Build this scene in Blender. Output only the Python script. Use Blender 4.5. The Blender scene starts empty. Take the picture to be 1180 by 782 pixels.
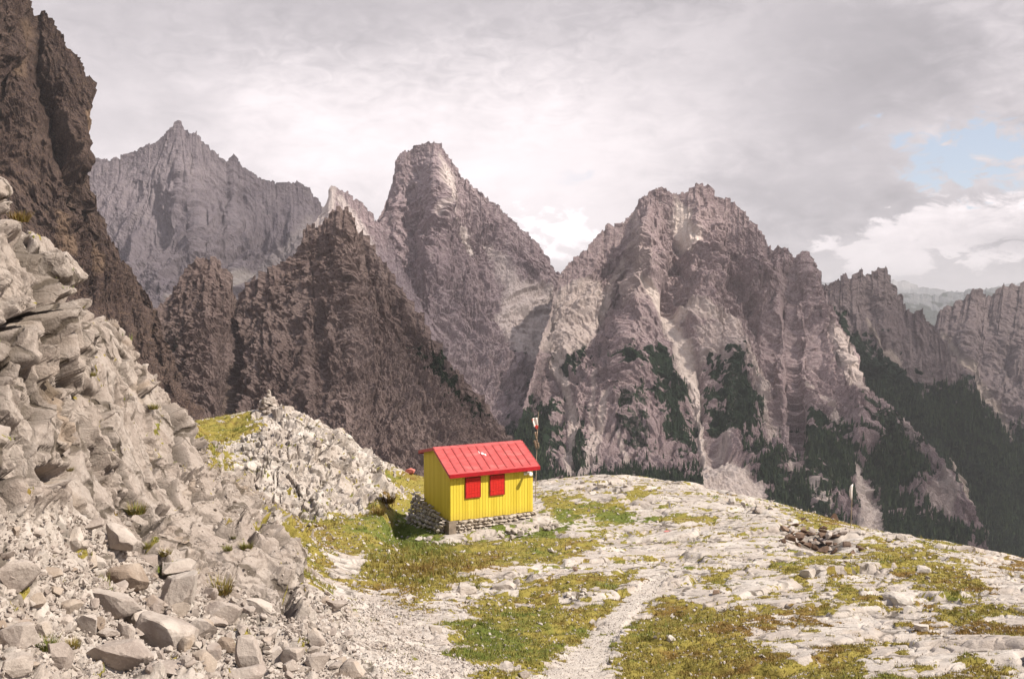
import bpy, bmesh, math, random
import numpy as np
from mathutils import Vector, Matrix, Euler

# ------------------------------------------------------------------ camera, sky, sun, exposure
scene = bpy.context.scene
COL = scene.collection
R = math.radians
F_PX, CXP, CYP, HOR = 1147.0, 590.0, 391.0, 340.0      # focal length and horizon in photo pixels
PITCH = math.atan((CYP - HOR) / F_PX)
cam_d = bpy.data.cameras.new('camera')
cam = bpy.data.objects.new('camera', cam_d)
COL.objects.link(cam)
cam.location = (0, 0, 0)
cam.rotation_euler = (math.pi / 2 - PITCH, 0, 0)
cam_d.sensor_width = 36.0
cam_d.lens = 36.0 * F_PX / 1180.0
cam_d.clip_start = 0.1
cam_d.clip_end = 60000
scene.camera = cam
scene.view_settings.view_transform = 'Standard'
scene.view_settings.look = 'None'
scene.view_settings.gamma = 1.0
scene.view_settings.exposure = 0.52
scene.view_settings.use_curve_mapping = False
scene.cycles.max_bounces = 4
scene.cycles.diffuse_bounces = 2
scene.cycles.glossy_bounces = 2
scene.cycles.transparent_max_bounces = 8
scene.cycles.volume_bounces = 0
scene.cycles.caustics_reflective = False
scene.cycles.caustics_refractive = False

SUN_DIR = Vector((0.80, -0.34, 0.92)).normalized()      # towards the sun
SUN_EL = math.asin(SUN_DIR.z)
SUN_AZ = math.atan2(SUN_DIR.x, SUN_DIR.y)
sun_d = bpy.data.lights.new('sun', 'SUN')
sun_d.energy = 5.0
sun_d.angle = R(0.55)
sun_d.color = (1.0, 0.918, 0.80)
sun = bpy.data.objects.new('sun', sun_d)
COL.objects.link(sun)
sun.rotation_euler = SUN_DIR.to_track_quat('Z', 'Y').to_euler()
sun.location = (40, -20, 60)


class NT:
    """small helper round a node tree"""
    def __init__(self, nt):
        self.nt = nt
        nt.nodes.clear()

    def n(self, typ, **kw):
        nd = self.nt.nodes.new(typ)
        for k, v in kw.items():
            if k.startswith('i_'):
                nd.inputs[k[2:].replace('_', ' ')].default_value = v
            else:
                setattr(nd, k, v)
        return nd

    def l(self, a, b):
        self.nt.links.new(a, b)

    def val(self, x, sock):
        if isinstance(x, (int, float)):
            sock.default_value = x
        elif isinstance(x, (tuple, list)):
            sock.default_value = tuple(x) + ((1,) if len(x) == 3 and sock.type == 'RGBA' else ())
        else:
            self.l(x, sock)

    def m(self, op, a, b=0.0, c=0.0, clamp=False):
        nd = self.n('ShaderNodeMath', operation=op, use_clamp=clamp)
        for s, x in zip(nd.inputs, (a, b, c)):
            self.val(x, s)
        return nd.outputs[0]

    def mix(self, f, a, b, blend='MIX'):
        nd = self.n('ShaderNodeMix', data_type='RGBA', blend_type=blend)
        self.val(f, nd.inputs[0])
        self.val(a, nd.inputs[6])
        self.val(b, nd.inputs[7])
        return nd.outputs[2]

    def noise(self, vec, scale, detail=4.0, rough=0.55, dist=0.0, lac=2.0):
        nd = self.n('ShaderNodeTexNoise')
        nd.inputs['Scale'].default_value = scale
        nd.inputs['Detail'].default_value = detail
        nd.inputs['Roughness'].default_value = rough
        nd.inputs['Distortion'].default_value = dist
        nd.inputs['Lacunarity'].default_value = lac
        if vec is not None:
            self.l(vec, nd.inputs['Vector'])
        return nd.outputs['Fac']

    def step(self, x, lo, hi):
        nd = self.n('ShaderNodeMapRange', interpolation_type='SMOOTHSTEP')
        self.val(x, nd.inputs[0])
        nd.inputs[1].default_value = lo
        nd.inputs[2].default_value = hi
        return nd.outputs[0]

    def vscale(self, vec, s):
        nd = self.n('ShaderNodeVectorMath', operation='MULTIPLY')
        self.l(vec, nd.inputs[0])
        nd.inputs[1].default_value = s
        return nd.outputs[0]


# ---- sky
world = bpy.data.worlds.new('World')
scene.world = world
world.use_nodes = True
W = NT(world.node_tree)
out = W.n('ShaderNodeOutputWorld')
sky = W.n('ShaderNodeTexSky', sky_type='NISHITA')
sky.sun_disc = False
sky.sun_elevation = SUN_EL
sky.sun_rotation = SUN_AZ
sky.altitude = 2300
sky.air_density = 1.0
sky.dust_density = 1.2
bg_sky = W.n('ShaderNodeBackground', i_Strength=0.10)
tc = W.n('ShaderNodeTexCoord')
sep = W.n('ShaderNodeSeparateXYZ')
W.l(tc.outputs['Generated'], sep.inputs[0])
dx, dy, dz = sep.outputs
horiz = W.m('SQRT', W.m('ADD', W.m('MULTIPLY', dx, dx), W.m('MULTIPLY', dy, dy)))
el = W.m('ARCTAN2', dz, horiz)                  # elevation, radians
az = W.m('ARCTAN2', dx, dy)                     # azimuth from +Y towards +X
comb = W.n('ShaderNodeCombineXYZ')
W.l(az, comb.inputs[0]); W.l(W.m('MULTIPLY', el, 2.1), comb.inputs[1])
V = comb.outputs[0]
n_big = W.noise(V, 3.1, 6, 0.55, 0.3)
n_mid = W.noise(V, 8.0, 7, 0.58, 0.4)
n_fine = W.noise(V, 24.0, 8, 0.62, 0.5)
n_puff = W.noise(V, 38.0, 8, 0.58, 0.8)


def gauss(a0, e0, sa, se, wob=0.0):
    """soft blob of cloud at one azimuth and elevation"""
    a = W.m('DIVIDE', W.m('SUBTRACT', az, a0), sa)
    e = W.m('DIVIDE', W.m('SUBTRACT', el, e0), se)
    if wob:
        a = W.m('ADD', a, W.m('MULTIPLY', W.m('ADD', W.m('SUBTRACT', n_mid, 0.5), W.m('MULTIPLY', W.m('SUBTRACT', n_fine, .5), 1.6)), wob))
        e = W.m('ADD', e, W.m('MULTIPLY', W.m('ADD', W.m('SUBTRACT', n_big, 0.5), W.m('MULTIPLY', W.m('SUBTRACT', n_puff, .5), 1.6)), wob))
    q = W.m('ADD', W.m('MULTIPLY', a, a), W.m('MULTIPLY', e, e))
    return W.m('EXPONENT', W.m('MULTIPLY', q, -1.0))


def ang(px, py):
    x = (px - CXP) / F_PX; u = (CYP - py) / F_PX
    Y = math.cos(PITCH) + math.sin(PITCH) * u
    Z = -math.sin(PITCH) + math.cos(PITCH) * u
    return math.atan2(x, Y), math.atan2(Z, math.hypot(x, Y))


def blob(px, py, wx, wy, wob=0.0):
    a, e = ang(px, py)
    return gauss(a, e, wx / F_PX, wy / F_PX, wob)


# grey level of the cloud sheet
lev = W.m('ADD', 0.63, W.m('MULTIPLY', W.m('SUBTRACT', n_big, 0.5), 0.42))
lev = W.m('ADD', lev, W.m('MULTIPLY', W.m('SUBTRACT', n_mid, 0.5), 0.22))
lev = W.m('ADD', lev, W.m('MULTIPLY', W.m('SUBTRACT', n_fine, 0.5), 0.10))
for (px, py, wx, wy, s, wob) in [
        (600, -20, 620, 85, -0.19, 1.0),       # darker band high up
        (950, 190, 170, 80, -0.16, 1.2),       # grey belly over the massif
        (900, 240, 120, 45, -0.12, 1.0),
        (1080, 60, 260, 75, -0.14, 1.2),
        (330, 130, 120, 50, 0.07, 0.8),
        (600, 190, 230, 90, 0.15, 0.8), (250, 50, 280, 60, -0.09, 1.0),
        (380, 195, 90, 40, 0.08, 0.8),
        (860, 40, 150, 50, 0.05, 1.0),
        (150, 150, 110, 28, -0.10, 0.6),       # grey cloud behind the hazy summit
        (1100, 285, 130, 60, -0.13, 1.0),        # bright cumulus
        
        (1170, 265, 50, 30, -0.22, 0.9),
        (1100, 310, 120, 14, -0.03, 0.7), (650, 290, 120, 40, 0.10, .8), (250, 60, 260, 60, 0.04, 1.0)]:
    lev = W.m('ADD', lev, W.m('MULTIPLY', blob(px, py, wx, wy, wob), s))
puff = W.m('ADD', W.m('MULTIPLY', W.m('SUBTRACT', n_fine, .5), 1.1), W.m('MULTIPLY', W.m('SUBTRACT', n_puff, .5), .9))
cum = W.m('MAXIMUM', blob(1120, 262, 105, 42, .5), W.m('MAXIMUM', blob(1020, 292, 75, 34, .5), W.m('MULTIPLY', blob(640, 270, 90, 50, .5), .7)))
cum = W.m('MULTIPLY', W.step(W.m('ADD', cum, W.m('MULTIPLY', puff, 1.1)), .46, .70), W.m('ADD', .72, W.m('MULTIPLY', puff, .8)))
lev = W.m('ADD', lev, W.m('MULTIPLY', cum, .36))
cloud_col = W.mix(W.step(lev, 0.3, 0.75), (0.985, 0.915, 0.96), (1.06, 0.97, 0.985))
bg_cloud = W.n('ShaderNodeBackground')
W.l(cloud_col, bg_cloud.inputs[0]); W.l(lev, bg_cloud.inputs[1])
# cover: nearly closed in the view, broken overhead
cov = W.m('ADD', W.m('MULTIPLY', W.step(el, 0.75, 0.25), 0.72), W.m('MULTIPLY', n_big, 0.55))
hole = W.m('ADD', W.m('MULTIPLY', blob(1105, 182, 75, 30, 2.4), 0.95), W.m('MULTIPLY', blob(655, 205, 40, 18, 1.2), 0.35))
cov = W.m('SUBTRACT', W.m('ADD', cov, W.m('MULTIPLY', W.m('SUBTRACT', n_fine, .5), .35)), hole)
cov = W.step(cov, 0.30, 0.78)
# open sky seen through the gaps: pale Nishita, whitened by thin cloud
# the gaps are veiled by thin high cloud
W.l(W.mix(W.m('MULTIPLY', W.step(el, .50, .25), .55), sky.outputs[0], (5.6, 5.8, 6.3)), bg_sky.inputs[0])
mixs = W.n('ShaderNodeMixShader')
W.l(W.m('MULTIPLY', cov, 0.97), mixs.inputs[0])
W.l(bg_sky.outputs[0], mixs.inputs[1]); W.l(bg_cloud.outputs[0], mixs.inputs[2])
W.l(mixs.outputs[0], out.inputs[0])
world.cycles.sampling_method = 'MANUAL'
world.cycles.sample_map_resolution = 512


# ------------------------------------------------------------------ numeric helpers
def px2w(px, py, Y):
    """world point on the sight line of a photo pixel at forward distance Y"""
    px = np.asarray(px, float); py = np.asarray(py, float)
    x = (px - CXP) / F_PX; u = (CYP - py) / F_PX
    dyy = math.cos(PITCH) + math.sin(PITCH) * u
    dzz = -math.sin(PITCH) + math.cos(PITCH) * u
    s = Y / dyy
    return np.stack([x * s, np.broadcast_to(Y, np.shape(s)) * 1.0, dzz * s], -1)


def w2px(P):
    P = np.asarray(P, float)
    cp, sp = math.cos(PITCH), math.sin(PITCH)
    f = P[..., 1] * cp - P[..., 2] * sp
    u = P[..., 1] * sp + P[..., 2] * cp
    return CXP + F_PX * P[..., 0] / f, CYP - F_PX * u / f


U32 = np.uint32


def _h(ix, iy, iz, seed):
    h = (ix.astype(U32) * U32(0x8da6b343)) ^ (iy.astype(U32) * U32(0xd8163841)) ^ (iz.astype(U32) * U32(0xcb1ab31f)) ^ U32((seed * 0x9e3779b1) & 0xffffffff)
    h ^= h >> U32(15); h *= U32(0x2c1b3c6d); h ^= h >> U32(12); h *= U32(0x297a2d39); h ^= h >> U32(15)
    return h


_G = np.array([(1, 1, 0), (-1, 1, 0), (1, -1, 0), (-1, -1, 0), (1, 0, 1), (-1, 0, 1), (1, 0, -1), (-1, 0, -1),
               (0, 1, 1), (0, -1, 1), (0, 1, -1), (0, -1, -1), (1, 1, 0), (-1, 1, 0), (0, -1, 1), (0, -1, -1)], np.float32)


def perlin(P, seed=0):
    """gradient noise in about -1..1 at points P (n,3)"""
    P = P.astype(np.float32)
    i0 = np.floor(P).astype(np.int32)
    f = P - i0
    w = f * f * f * (f * (f * 6 - 15) + 10)
    res = np.zeros(len(P), np.float32)
    for c in range(8):
        o = (c & 1, (c >> 1) & 1, (c >> 2) & 1)
        h = _h(i0[:, 0] + o[0], i0[:, 1] + o[1], i0[:, 2] + o[2], seed)
        g = _G[(h & U32(15)).astype(np.intp)]
        d = g[:, 0] * (f[:, 0] - o[0]) + g[:, 1] * (f[:, 1] - o[1]) + g[:, 2] * (f[:, 2] - o[2])
        ww = (w[:, 0] if o[0] else 1 - w[:, 0]) * (w[:, 1] if o[1] else 1 - w[:, 1]) * (w[:, 2] if o[2] else 1 - w[:, 2])
        res += ww * d
    return res


def fbm(P, octaves=4, seed=0, gain=0.5, lac=2.03):
    r = np.zeros(len(P), np.float32); a = 1.0; Q = np.asarray(P, np.float32)
    for k in range(octaves):
        r += a * perlin(Q, seed + k * 17); Q = Q * lac + 3.7; a *= gain
    return r


def ridged(P, octaves=4, seed=0, gain=0.5, lac=2.03):
    """sharp ridges near 1, wide hollows near 0"""
    r = np.zeros(len(P), np.float32); a = 1.0; tot = 0; Q = np.asarray(P, np.float32)
    for k in range(octaves):
        v = 1 - np.abs(perlin(Q, seed + k * 17)) * 1.6
        r += a * v; tot += a; Q = Q * lac + 5.1; a *= gain
    return r / tot


def cells(P, seed=0, jitter=0.9, tilt=0.8):
    """3-D cell noise: block height (-1..1) with a tilted top, distance to the crack, random per block"""
    P = np.asarray(P, np.float32)
    n = len(P)
    i0 = np.floor(P).astype(np.int32)
    f1 = np.full(n, 9.0, np.float32); f2 = np.full(n, 9.0, np.float32)
    hid = np.zeros(n, U32); off = np.zeros((n, 3), np.float32)
    for ax in (-1, 0, 1):
        for ay in (-1, 0, 1):
            for az_ in (-1, 0, 1):
                cx = i0[:, 0] + ax; cy = i0[:, 1] + ay; cz = i0[:, 2] + az_
                h = _h(cx, cy, cz, seed)
                qx = cx + 0.5 + ((h & U32(1023)).astype(np.float32) / 1023 - .5) * jitter - P[:, 0]
                qy = cy + 0.5 + (((h >> U32(10)) & U32(1023)).astype(np.float32) / 1023 - .5) * jitter - P[:, 1]
                qz = cz + 0.5 + (((h >> U32(20)) & U32(1023)).astype(np.float32) / 1023 - .5) * jitter - P[:, 2]
                d = np.sqrt(qx * qx + qy * qy + qz * qz)
                near = d < f1
                f2 = np.where(near, f1, np.minimum(f2, d))
                f1 = np.where(near, d, f1)
                hid = np.where(near, h, hid)
                off[near, 0] = qx[near]; off[near, 1] = qy[near]; off[near, 2] = qz[near]
    h2 = _h(hid.astype(np.int32), hid.astype(np.int32) * 3, hid.astype(np.int32) * 7, seed + 5)
    r0 = (h2 & U32(1023)).astype(np.float32) / 1023
    t = np.stack([((h2 >> U32(10)) & U32(1023)).astype(np.float32) / 511.5 - 1,
                  ((h2 >> U32(20)) & U32(1023)).astype(np.float32) / 511.5 - 1,
                  ((h2 >> U32(5)) & U32(1023)).astype(np.float32) / 511.5 - 1], -1)
    block = (r0 * 2 - 1) * 0.6 + tilt * (off * t).sum(-1)
    return block, f2 - f1, r0


def sstep(x, lo, hi):
    t = np.clip((x - lo) / (hi - lo), 0, 1)
    return t * t * (3 - 2 * t)


def poly_sd(px, py, pts):
    """signed distance in photo pixels to a polygon, positive inside"""
    d = np.full(px.shape, 1e9); inside = np.zeros(px.shape, bool)
    n = len(pts)
    for k in range(n):
        ax, ay = pts[k]; bx, by = pts[(k + 1) % n]
        ex, ey = bx - ax, by - ay
        t = np.clip(((px - ax) * ex + (py - ay) * ey) / (ex * ex + ey * ey + 1e-9), 0, 1)
        d = np.minimum(d, (px - ax - t * ex) ** 2 + (py - ay - t * ey) ** 2)
        c = ((ay > py) != (by > py))
        with np.errstate(divide='ignore', invalid='ignore'):
            xi = ax + (py - ay) / (by - ay if by != ay else 1e-9) * ex
        inside ^= c & (px < xi)
    return np.where(inside, 1, -1) * np.sqrt(d)


def line_d(px, py, pts):
    """distance in photo pixels to a polyline of (x, y, halfwidth), divided by the width there"""
    d = np.full(px.shape, 1e9)
    for (ax, ay, aw), (bx, by, bw) in zip(pts[:-1], pts[1:]):
        ex, ey = bx - ax, by - ay
        t = np.clip(((px - ax) * ex + (py - ay) * ey) / (ex * ex + ey * ey + 1e-9), 0, 1)
        q = np.sqrt((px - ax - t * ex) ** 2 + (py - ay - t * ey) ** 2) / (aw + (bw - aw) * t)
        d = np.minimum(d, q)
    return d


def grid_normals(P):
    gu = np.gradient(P, axis=0); gv = np.gradient(P, axis=1)
    n = np.cross(gv, gu)
    n /= np.linalg.norm(n, axis=-1, keepdims=True) + 1e-9
    return n


def mesh_np(name, verts, quads, smooth=True):      # smooth: one flag or one per face
    me = bpy.data.meshes.new(name)
    verts = np.asarray(verts, np.float32).reshape(-1, 3); quads = np.asarray(quads, np.int32)
    nf, k = quads.shape
    me.vertices.add(len(verts)); me.vertices.foreach_set('co', verts.ravel())
    me.loops.add(nf * k); me.loops.foreach_set('vertex_index', quads.ravel())
    me.polygons.add(nf)
    me.polygons.foreach_set('loop_start', np.arange(0, nf * k, k, dtype=np.int32))
    me.polygons.foreach_set('loop_total', np.full(nf, k, np.int32))
    me.polygons.foreach_set('use_smooth', np.broadcast_to(np.asarray(smooth, bool), (nf,)).copy())
    me.update(calc_edges=True)
    return me


def attr(me, name, values):
    a = me.attributes.new(name, 'FLOAT', 'POINT')
    a.data.foreach_set('value', np.asarray(values, np.float32).ravel())


def grid_quads(nu, nv, flip=False):
    i = np.arange(nu * nv).reshape(nu, nv)
    a, b, c, d = i[:-1, :-1], i[1:, :-1], i[1:, 1:], i[:-1, 1:]
    q = np.stack([a, b, c, d] if not flip else [a, d, c, b], -1).reshape(-1, 4)
    return q


def link(name, me, mat=None, parent=None, loc=None, rotz=None):
    o = bpy.data.objects.new(name, me)
    if mat is not None and me is not None:
        if not me.materials:
            me.materials.append(mat)
    COL.objects.link(o)
    if parent is not None:
        o.parent = parent
    if loc is not None:
        o.location = loc
    if rotz is not None:
        o.rotation_euler = (0, 0, rotz)
    return o


def tag(o, label=None, cat=None, group=None, kind=None):
    if label: o['label'] = label
    if cat: o['category'] = cat
    if group: o['group'] = group
    if kind: o['kind'] = kind
    return o


def material(name):
    m = bpy.data.materials.new(name)
    m.use_nodes = True
    T = NT(m.node_tree)
    o = T.n('ShaderNodeOutputMaterial')
    b = T.n('ShaderNodeBsdfPrincipled')
    b.inputs['Roughness'].default_value = 0.9
    b.inputs['Specular IOR Level'].default_value = 0.2
    T.l(b.outputs[0], o.inputs[0])
    return m, T, b, o


def geo_pos(T):
    return T.n('ShaderNodeNewGeometry').outputs['Position']


def obj_pos(T):
    return T.n('ShaderNodeTexCoord').outputs['Object']


def get_attr(T, name):
    return T.n('ShaderNodeAttribute', attribute_name=name).outputs['Fac']


def bump(T, b, h, strength=0.5, dist=0.05):
    nd = T.n('ShaderNodeBump')
    nd.inputs['Strength'].default_value = strength
    nd.inputs['Distance'].default_value = dist
    T.l(h, nd.inputs['Height'])
    T.l(nd.outputs[0], b.inputs['Normal'])

# ------------------------------------------------------------------ near ground: one sheet from the photographer's feet over the brink
CTRL = [  # photo x, photo y, forward distance
    # scree and meadow, bottom to top
    (0, 782, 8.2), (100, 782, 9.2), (200, 782, 10.2), (300, 782, 11.6), (400, 782, 13.5), (500, 782, 15.3), (590, 782, 16.6),
    (690, 782, 17.4), (800, 782, 17.6), (900, 782, 17.4), (1000, 782, 17.0), (1100, 782, 16.6), (1180, 782, 16.2),
    (0, 700, 9.6), (100, 700, 11.7), (200, 700, 13.6), (280, 700, 15.8), (330, 705, 17.2), (400, 700, 20.6), (500, 700, 24.6), (590, 700, 26.0),
    (690, 700, 26.0), (800, 700, 25.2), (900, 700, 24.6), (1000, 700, 24.4), (1100, 700, 24.2), (1180, 700, 24.0),
    (0, 600, 11.2), (100, 600, 14.6), (200, 600, 19.2), (250, 600, 21.8), (290, 600, 23.4),
    (200, 650, 16.2), (100, 650, 13.0), (0, 650, 10.3), (300, 640, 20.2), (335, 645, 21.0),
    (0, 500, 12.4), (100, 500, 17.6), (160, 500, 22.5), (200, 500, 28.2), (250, 525, 30.0), (250, 560, 25.4),
    (0, 400, 13.3), (60, 400, 16.2), (100, 400, 19.8), (140, 400, 25.0), (160, 410, 28.6), (180, 455, 30.5), (165, 440, 27.0),
    (0, 300, 14.1), (40, 300, 16.6), (80, 330, 20.6), (0, 238, 14.9), (55, 280, 18.3), (98, 342, 22.4), (150, 393, 27.4), (192, 466, 32.6),
    # trough to the right of the rock rib
    (358, 650, 28.0), (365, 680, 23.4), (345, 620, 33.0), (320, 596, 38.2), (420, 650, 30.5), (480, 655, 30.8),
    # meadow round the hut
    (400, 600, 38.5), (440, 600, 39.8), (480, 622, 38.6), (519, 620, 40.0), (560, 615, 40.6), (616, 602, 42.2), (500, 606, 41.4), (460, 585, 42.2),
    (590, 640, 34.5), (690, 640, 34.2), (690, 600, 42.5), (800, 640, 34.0), (800, 600, 42.0), (900, 640, 33.4), (900, 610, 39.0),
    (1000, 650, 31.4), (1000, 630, 36.0), (1100, 660, 29.6), (1180, 670, 28.0),
    # brink on the right
    (620, 556, 55), (700, 550, 58), (780, 558, 56), (860, 573, 52), (920, 588, 49), (975, 604, 46), (1050, 618, 43), (1120, 632, 40), (1180, 645, 37), (1260, 668, 35),
    # knoll with the cairn
    (300, 590, 40.6), (350, 598, 40.2), (410, 584, 43.0), (440, 566, 45.5), (270, 545, 42.0), (300, 560, 41.6), (360, 560, 42.4), (400, 560, 43.6),
    (250, 518, 44.5), (300, 520, 43.4), (350, 520, 44.2), (400, 535, 45.2), (300, 492, 46.8), (350, 492, 46.5), (270, 495, 48.0),
    (310, 474, 51.5), (345, 478, 50.0), (215, 489, 50.0), (250, 481, 51.5), (400, 508, 48.8), (430, 528, 48.2), (452, 546, 49.0), (485, 560, 49.0), (470, 545, 53.0),
    (225, 500, 44.0), (235, 515, 40.0), (285, 575, 39.5)]
BACK = [  # behind the skylines: photo x, photo y the ground would have there, distance
    (0, 285, 18.0), (55, 330, 22.0), (98, 395, 27), (150, 455, 34), (192, 520, 39), (215, 540, 62), (120, 520, 50), (40, 470, 40),
    (0, 430, 50), (-120, 430, 45), (250, 535, 64), (310, 540, 63), (345, 545, 62), (400, 570, 61), (452, 590, 60), (520, 600, 72), (620, 592, 72), (700, 588, 76),
    (780, 600, 74), (860, 622, 70), (920, 640, 66), (1000, 660, 62), (1100, 690, 58), (1180, 705, 54), (1260, 720, 50), (1400, 730, 48),
    # outside the frame
    (-150, 150, 13.2), (-150, 300, 11.8), (-150, 500, 9.6), (-150, 700, 7.6), (-350, 100, 13.0), (-350, 400, 9.5), (-350, 700, 6.2), (-350, 200, 26),
    (-150, 240, 20), (1300, 782, 15.6), (1300, 700, 23.0), (1450, 782, 14.6), (1450, 690, 26), (1600, 740, 20), (1700, 860, 11),
    (0, 900, 6.3), (300, 900, 8.4), (590, 950, 10.6), (900, 950, 10.8), (1180, 950, 10.4), (1450, 950, 9.5), (-350, 1000, 4.2),
    (0, 1100, 4.2), (590, 1200, 5.6), (1180, 1200, 5.8), (-350, 1250, 3), (300, 1300, 3.6), (900, 1300, 4.5), (1500, 1250, 5)]
_c = np.array(CTRL + BACK, float)
_W = px2w(_c[:, 0], _c[:, 1], _c[:, 2])
KU, KV = 1 / 260.0, 3.2


def _dom(px0, Y):
    return np.stack([px0 * KU, np.log(Y) * KV], -1)


def _col(X, Y):                       # photo-x of a plan position (its column on the horizon plane)
    return CXP + F_PX * X / Y


_D = _dom(_col(_W[:, 0], _W[:, 1]), _W[:, 1])


def _ker(a, b):
    d2 = ((a[:, None, :] - b[None, :, :]) ** 2).sum(-1)
    return 0.5 * d2 * np.log(d2 + 1e-12)


_n = len(_D)
_A = np.zeros((_n + 3, _n + 3)); _A[:_n, :_n] = _ker(_D, _D) - np.eye(_n) * 0.004 * -1
_A[:_n, _n] = 1; _A[:_n, _n + 1:] = _D; _A[_n, :_n] = 1; _A[_n + 1:, :_n] = _D.T
_sol = np.linalg.solve(_A, np.concatenate([_W[:, 2], np.zeros(3)]))


def base_z(X, Y):
    X = np.asarray(X, float).ravel(); Y = np.asarray(Y, float).ravel()
    d = _dom(_col(X, Y), Y)
    r = np.empty(len(d))
    for k in range(0, len(d), 40000):
        e = d[k:k + 40000]
        r[k:k + 40000] = _ker(e, _D) @ _sol[:_n] + _sol[_n] + e @ _sol[_n + 1:]
    return r


def build_near():
    cols = np.concatenate([np.linspace(-420, -20, 90, endpoint=False), np.arange(-20, 420, 1.2), np.arange(420, 1200, 1.5), np.linspace(1201, 1650, 80)])
    rows = np.exp(np.concatenate([np.linspace(math.log(3.2), math.log(8), 60, endpoint=False),
                                  np.linspace(math.log(8), math.log(10.5), 110, endpoint=False), np.linspace(math.log(10.5), math.log(31), 1000, endpoint=False),
                                  np.linspace(math.log(31), math.log(62), 420)]))
    # coarse spline, then bilinear onto the fine grid
    cc = np.linspace(cols[0], cols[-1], 420); rr = np.linspace(math.log(rows[0]), math.log(rows[-1]), 330)
    CC, RR = np.meshgrid(cc, rr, indexing='ij')
    YY = np.exp(RR); ZZ = base_z((CC - CXP) / F_PX * YY, YY).reshape(CC.shape)
    fi = np.interp(cols, cc, np.arange(len(cc))); fj = np.interp(np.log(rows), rr, np.arange(len(rr)))
    i0 = np.minimum(fi.astype(int), len(cc) - 2); j0 = np.minimum(fj.astype(int), len(rr) - 2)
    wi = (fi - i0)[:, None]; wj = (fj - j0)[None, :]
    Z = (ZZ[i0][:, j0] * (1 - wi) * (1 - wj) + ZZ[i0 + 1][:, j0] * wi * (1 - wj) + ZZ[i0][:, j0 + 1] * (1 - wi) * wj + ZZ[i0 + 1][:, j0 + 1] * wi * wj)
    Y = np.broadcast_to(rows[None, :], Z.shape); X = (cols[:, None] - CXP) / F_PX * Y
    P = np.stack([X, Y, Z], -1)
    N = grid_normals(P)
    N[N[..., 2] < 0] *= -1
    return P, N


GP, GN = build_near()
GS = GP.shape[:2]
gp = GP.reshape(-1, 3); gn = GN.reshape(-1, 3)
gpx, gpy = w2px(gp)
q32 = gp.astype(np.float32)
n1 = fbm(q32 * 0.55, 3, 11); n2 = fbm(q32 * 2.6, 3, 23); n3 = fbm(q32 * 9.0, 2, 31)
wob = n1 * 26 * np.clip(14 / gp[:, 1] + .45, .4, 1.2)
wx = gpx + wob + n2 * 9; wy = gpy + (fbm(q32 * 0.7, 2, 57) * 16 + n2 * 6) * np.clip(30 / gp[:, 1], .4, 1.3)


def area(pts, soft=6.0, warped=True):
    sd = poly_sd(wx if warped else gpx, wy if warped else gpy, pts)
    return sstep(sd, -soft, soft)


RIB = [(-600, -200), (0, 150), (60, 240), (112, 320), (175, 392), (200, 462), (240, 515), (300, 570), (345, 615), (346, 690), (338, 712), (250, 690), (195, 655), (130, 612), (60, 590), (-40, 575), (-600, 560)]
KNOLL = [(225, 520), (262, 500), (300, 478), (320, 470), (352, 474), (452, 540), (462, 560), (448, 572), (415, 592), (360, 606), (300, 600), (255, 565)]
m_rib = area(RIB, 10); m_knoll = area(KNOLL, 7)
SCREE = [(-600, 560), (-40, 575), (60, 592), (130, 612), (195, 655), (250, 690), (338, 708), (352, 680), (390, 690), (440, 706), (500, 735), (560, 770), (585, 800), (500, 1400), (-900, 1400)]
m_scree = area(SCREE, 10)
GRASS = [
    [(198, 492), (240, 478), (292, 472), (303, 486), (296, 500), (272, 512), (246, 522), (228, 508)],
    [(236, 528), (262, 520), (276, 534), (250, 542)],
    [(296, 604), (340, 596), (380, 592), (410, 592), (440, 574), (470, 562), (490, 582), (500, 604), (520, 624), (560, 617), (600, 612), (655, 600), (690, 612), (700, 634), (640, 648), (590, 650), (540, 668), (500, 690), (452, 690), (420, 682), (372, 672), (350, 640), (322, 616)],
    [(448, 545), (500, 530), (520, 575), (480, 572), (462, 566)],
    [(508, 722), (560, 690), (596, 672), (650, 668), (705, 655), (742, 656), (735, 682), (700, 712), (680, 735), (655, 765), (600, 782), (560, 778), (530, 750)],
    [(756, 684), (790, 700), (862, 706), (880, 742), (905, 768), (950, 790), (940, 830), (720, 830), (708, 778), (726, 730)],
    [(884, 652), (940, 640), (1000, 636), (1050, 660), (1046, 690), (1002, 700), (968, 716), (918, 726), (872, 722), (868, 706), (922, 700), (950, 690), (918, 668)],
    [(985, 622), (1060, 628), (1130, 662), (1146, 690), (1100, 694), (1060, 672), (1020, 652)],
    [(1060, 700), (1130, 700), (1180, 716), (1240, 720), (1240, 742), (1150, 740), (1090, 724)],
    [(1050, 608), (1110, 622), (1120, 634), (1070, 630)], [(1150, 640), (1240, 652), (1240, 676), (1160, 662)],
    [(625, 566), (690, 574), (740, 590), (735, 606), (690, 606), (640, 596), (622, 582)],
    [(752, 588), (810, 590), (846, 606), (812, 612), (780, 606), (744, 600)], [(720, 560), (770, 562), (760, 570), (728, 572)],
    [(800, 660), (836, 655), (850, 664), (822, 680), (796, 676)], [(880, 576), (960, 596), (985, 612), (930, 604)],
    [(922, 746), (960, 742), (1000, 756), (1010, 782), (1100, 782), (1110, 760), (1140, 770), (1150, 830), (930, 830)],
]
grass = np.zeros(len(gp))
for k, pts in enumerate(GRASS):
    grass = np.maximum(grass, sstep(poly_sd(wx, wy, pts), -7, 9))
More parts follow.
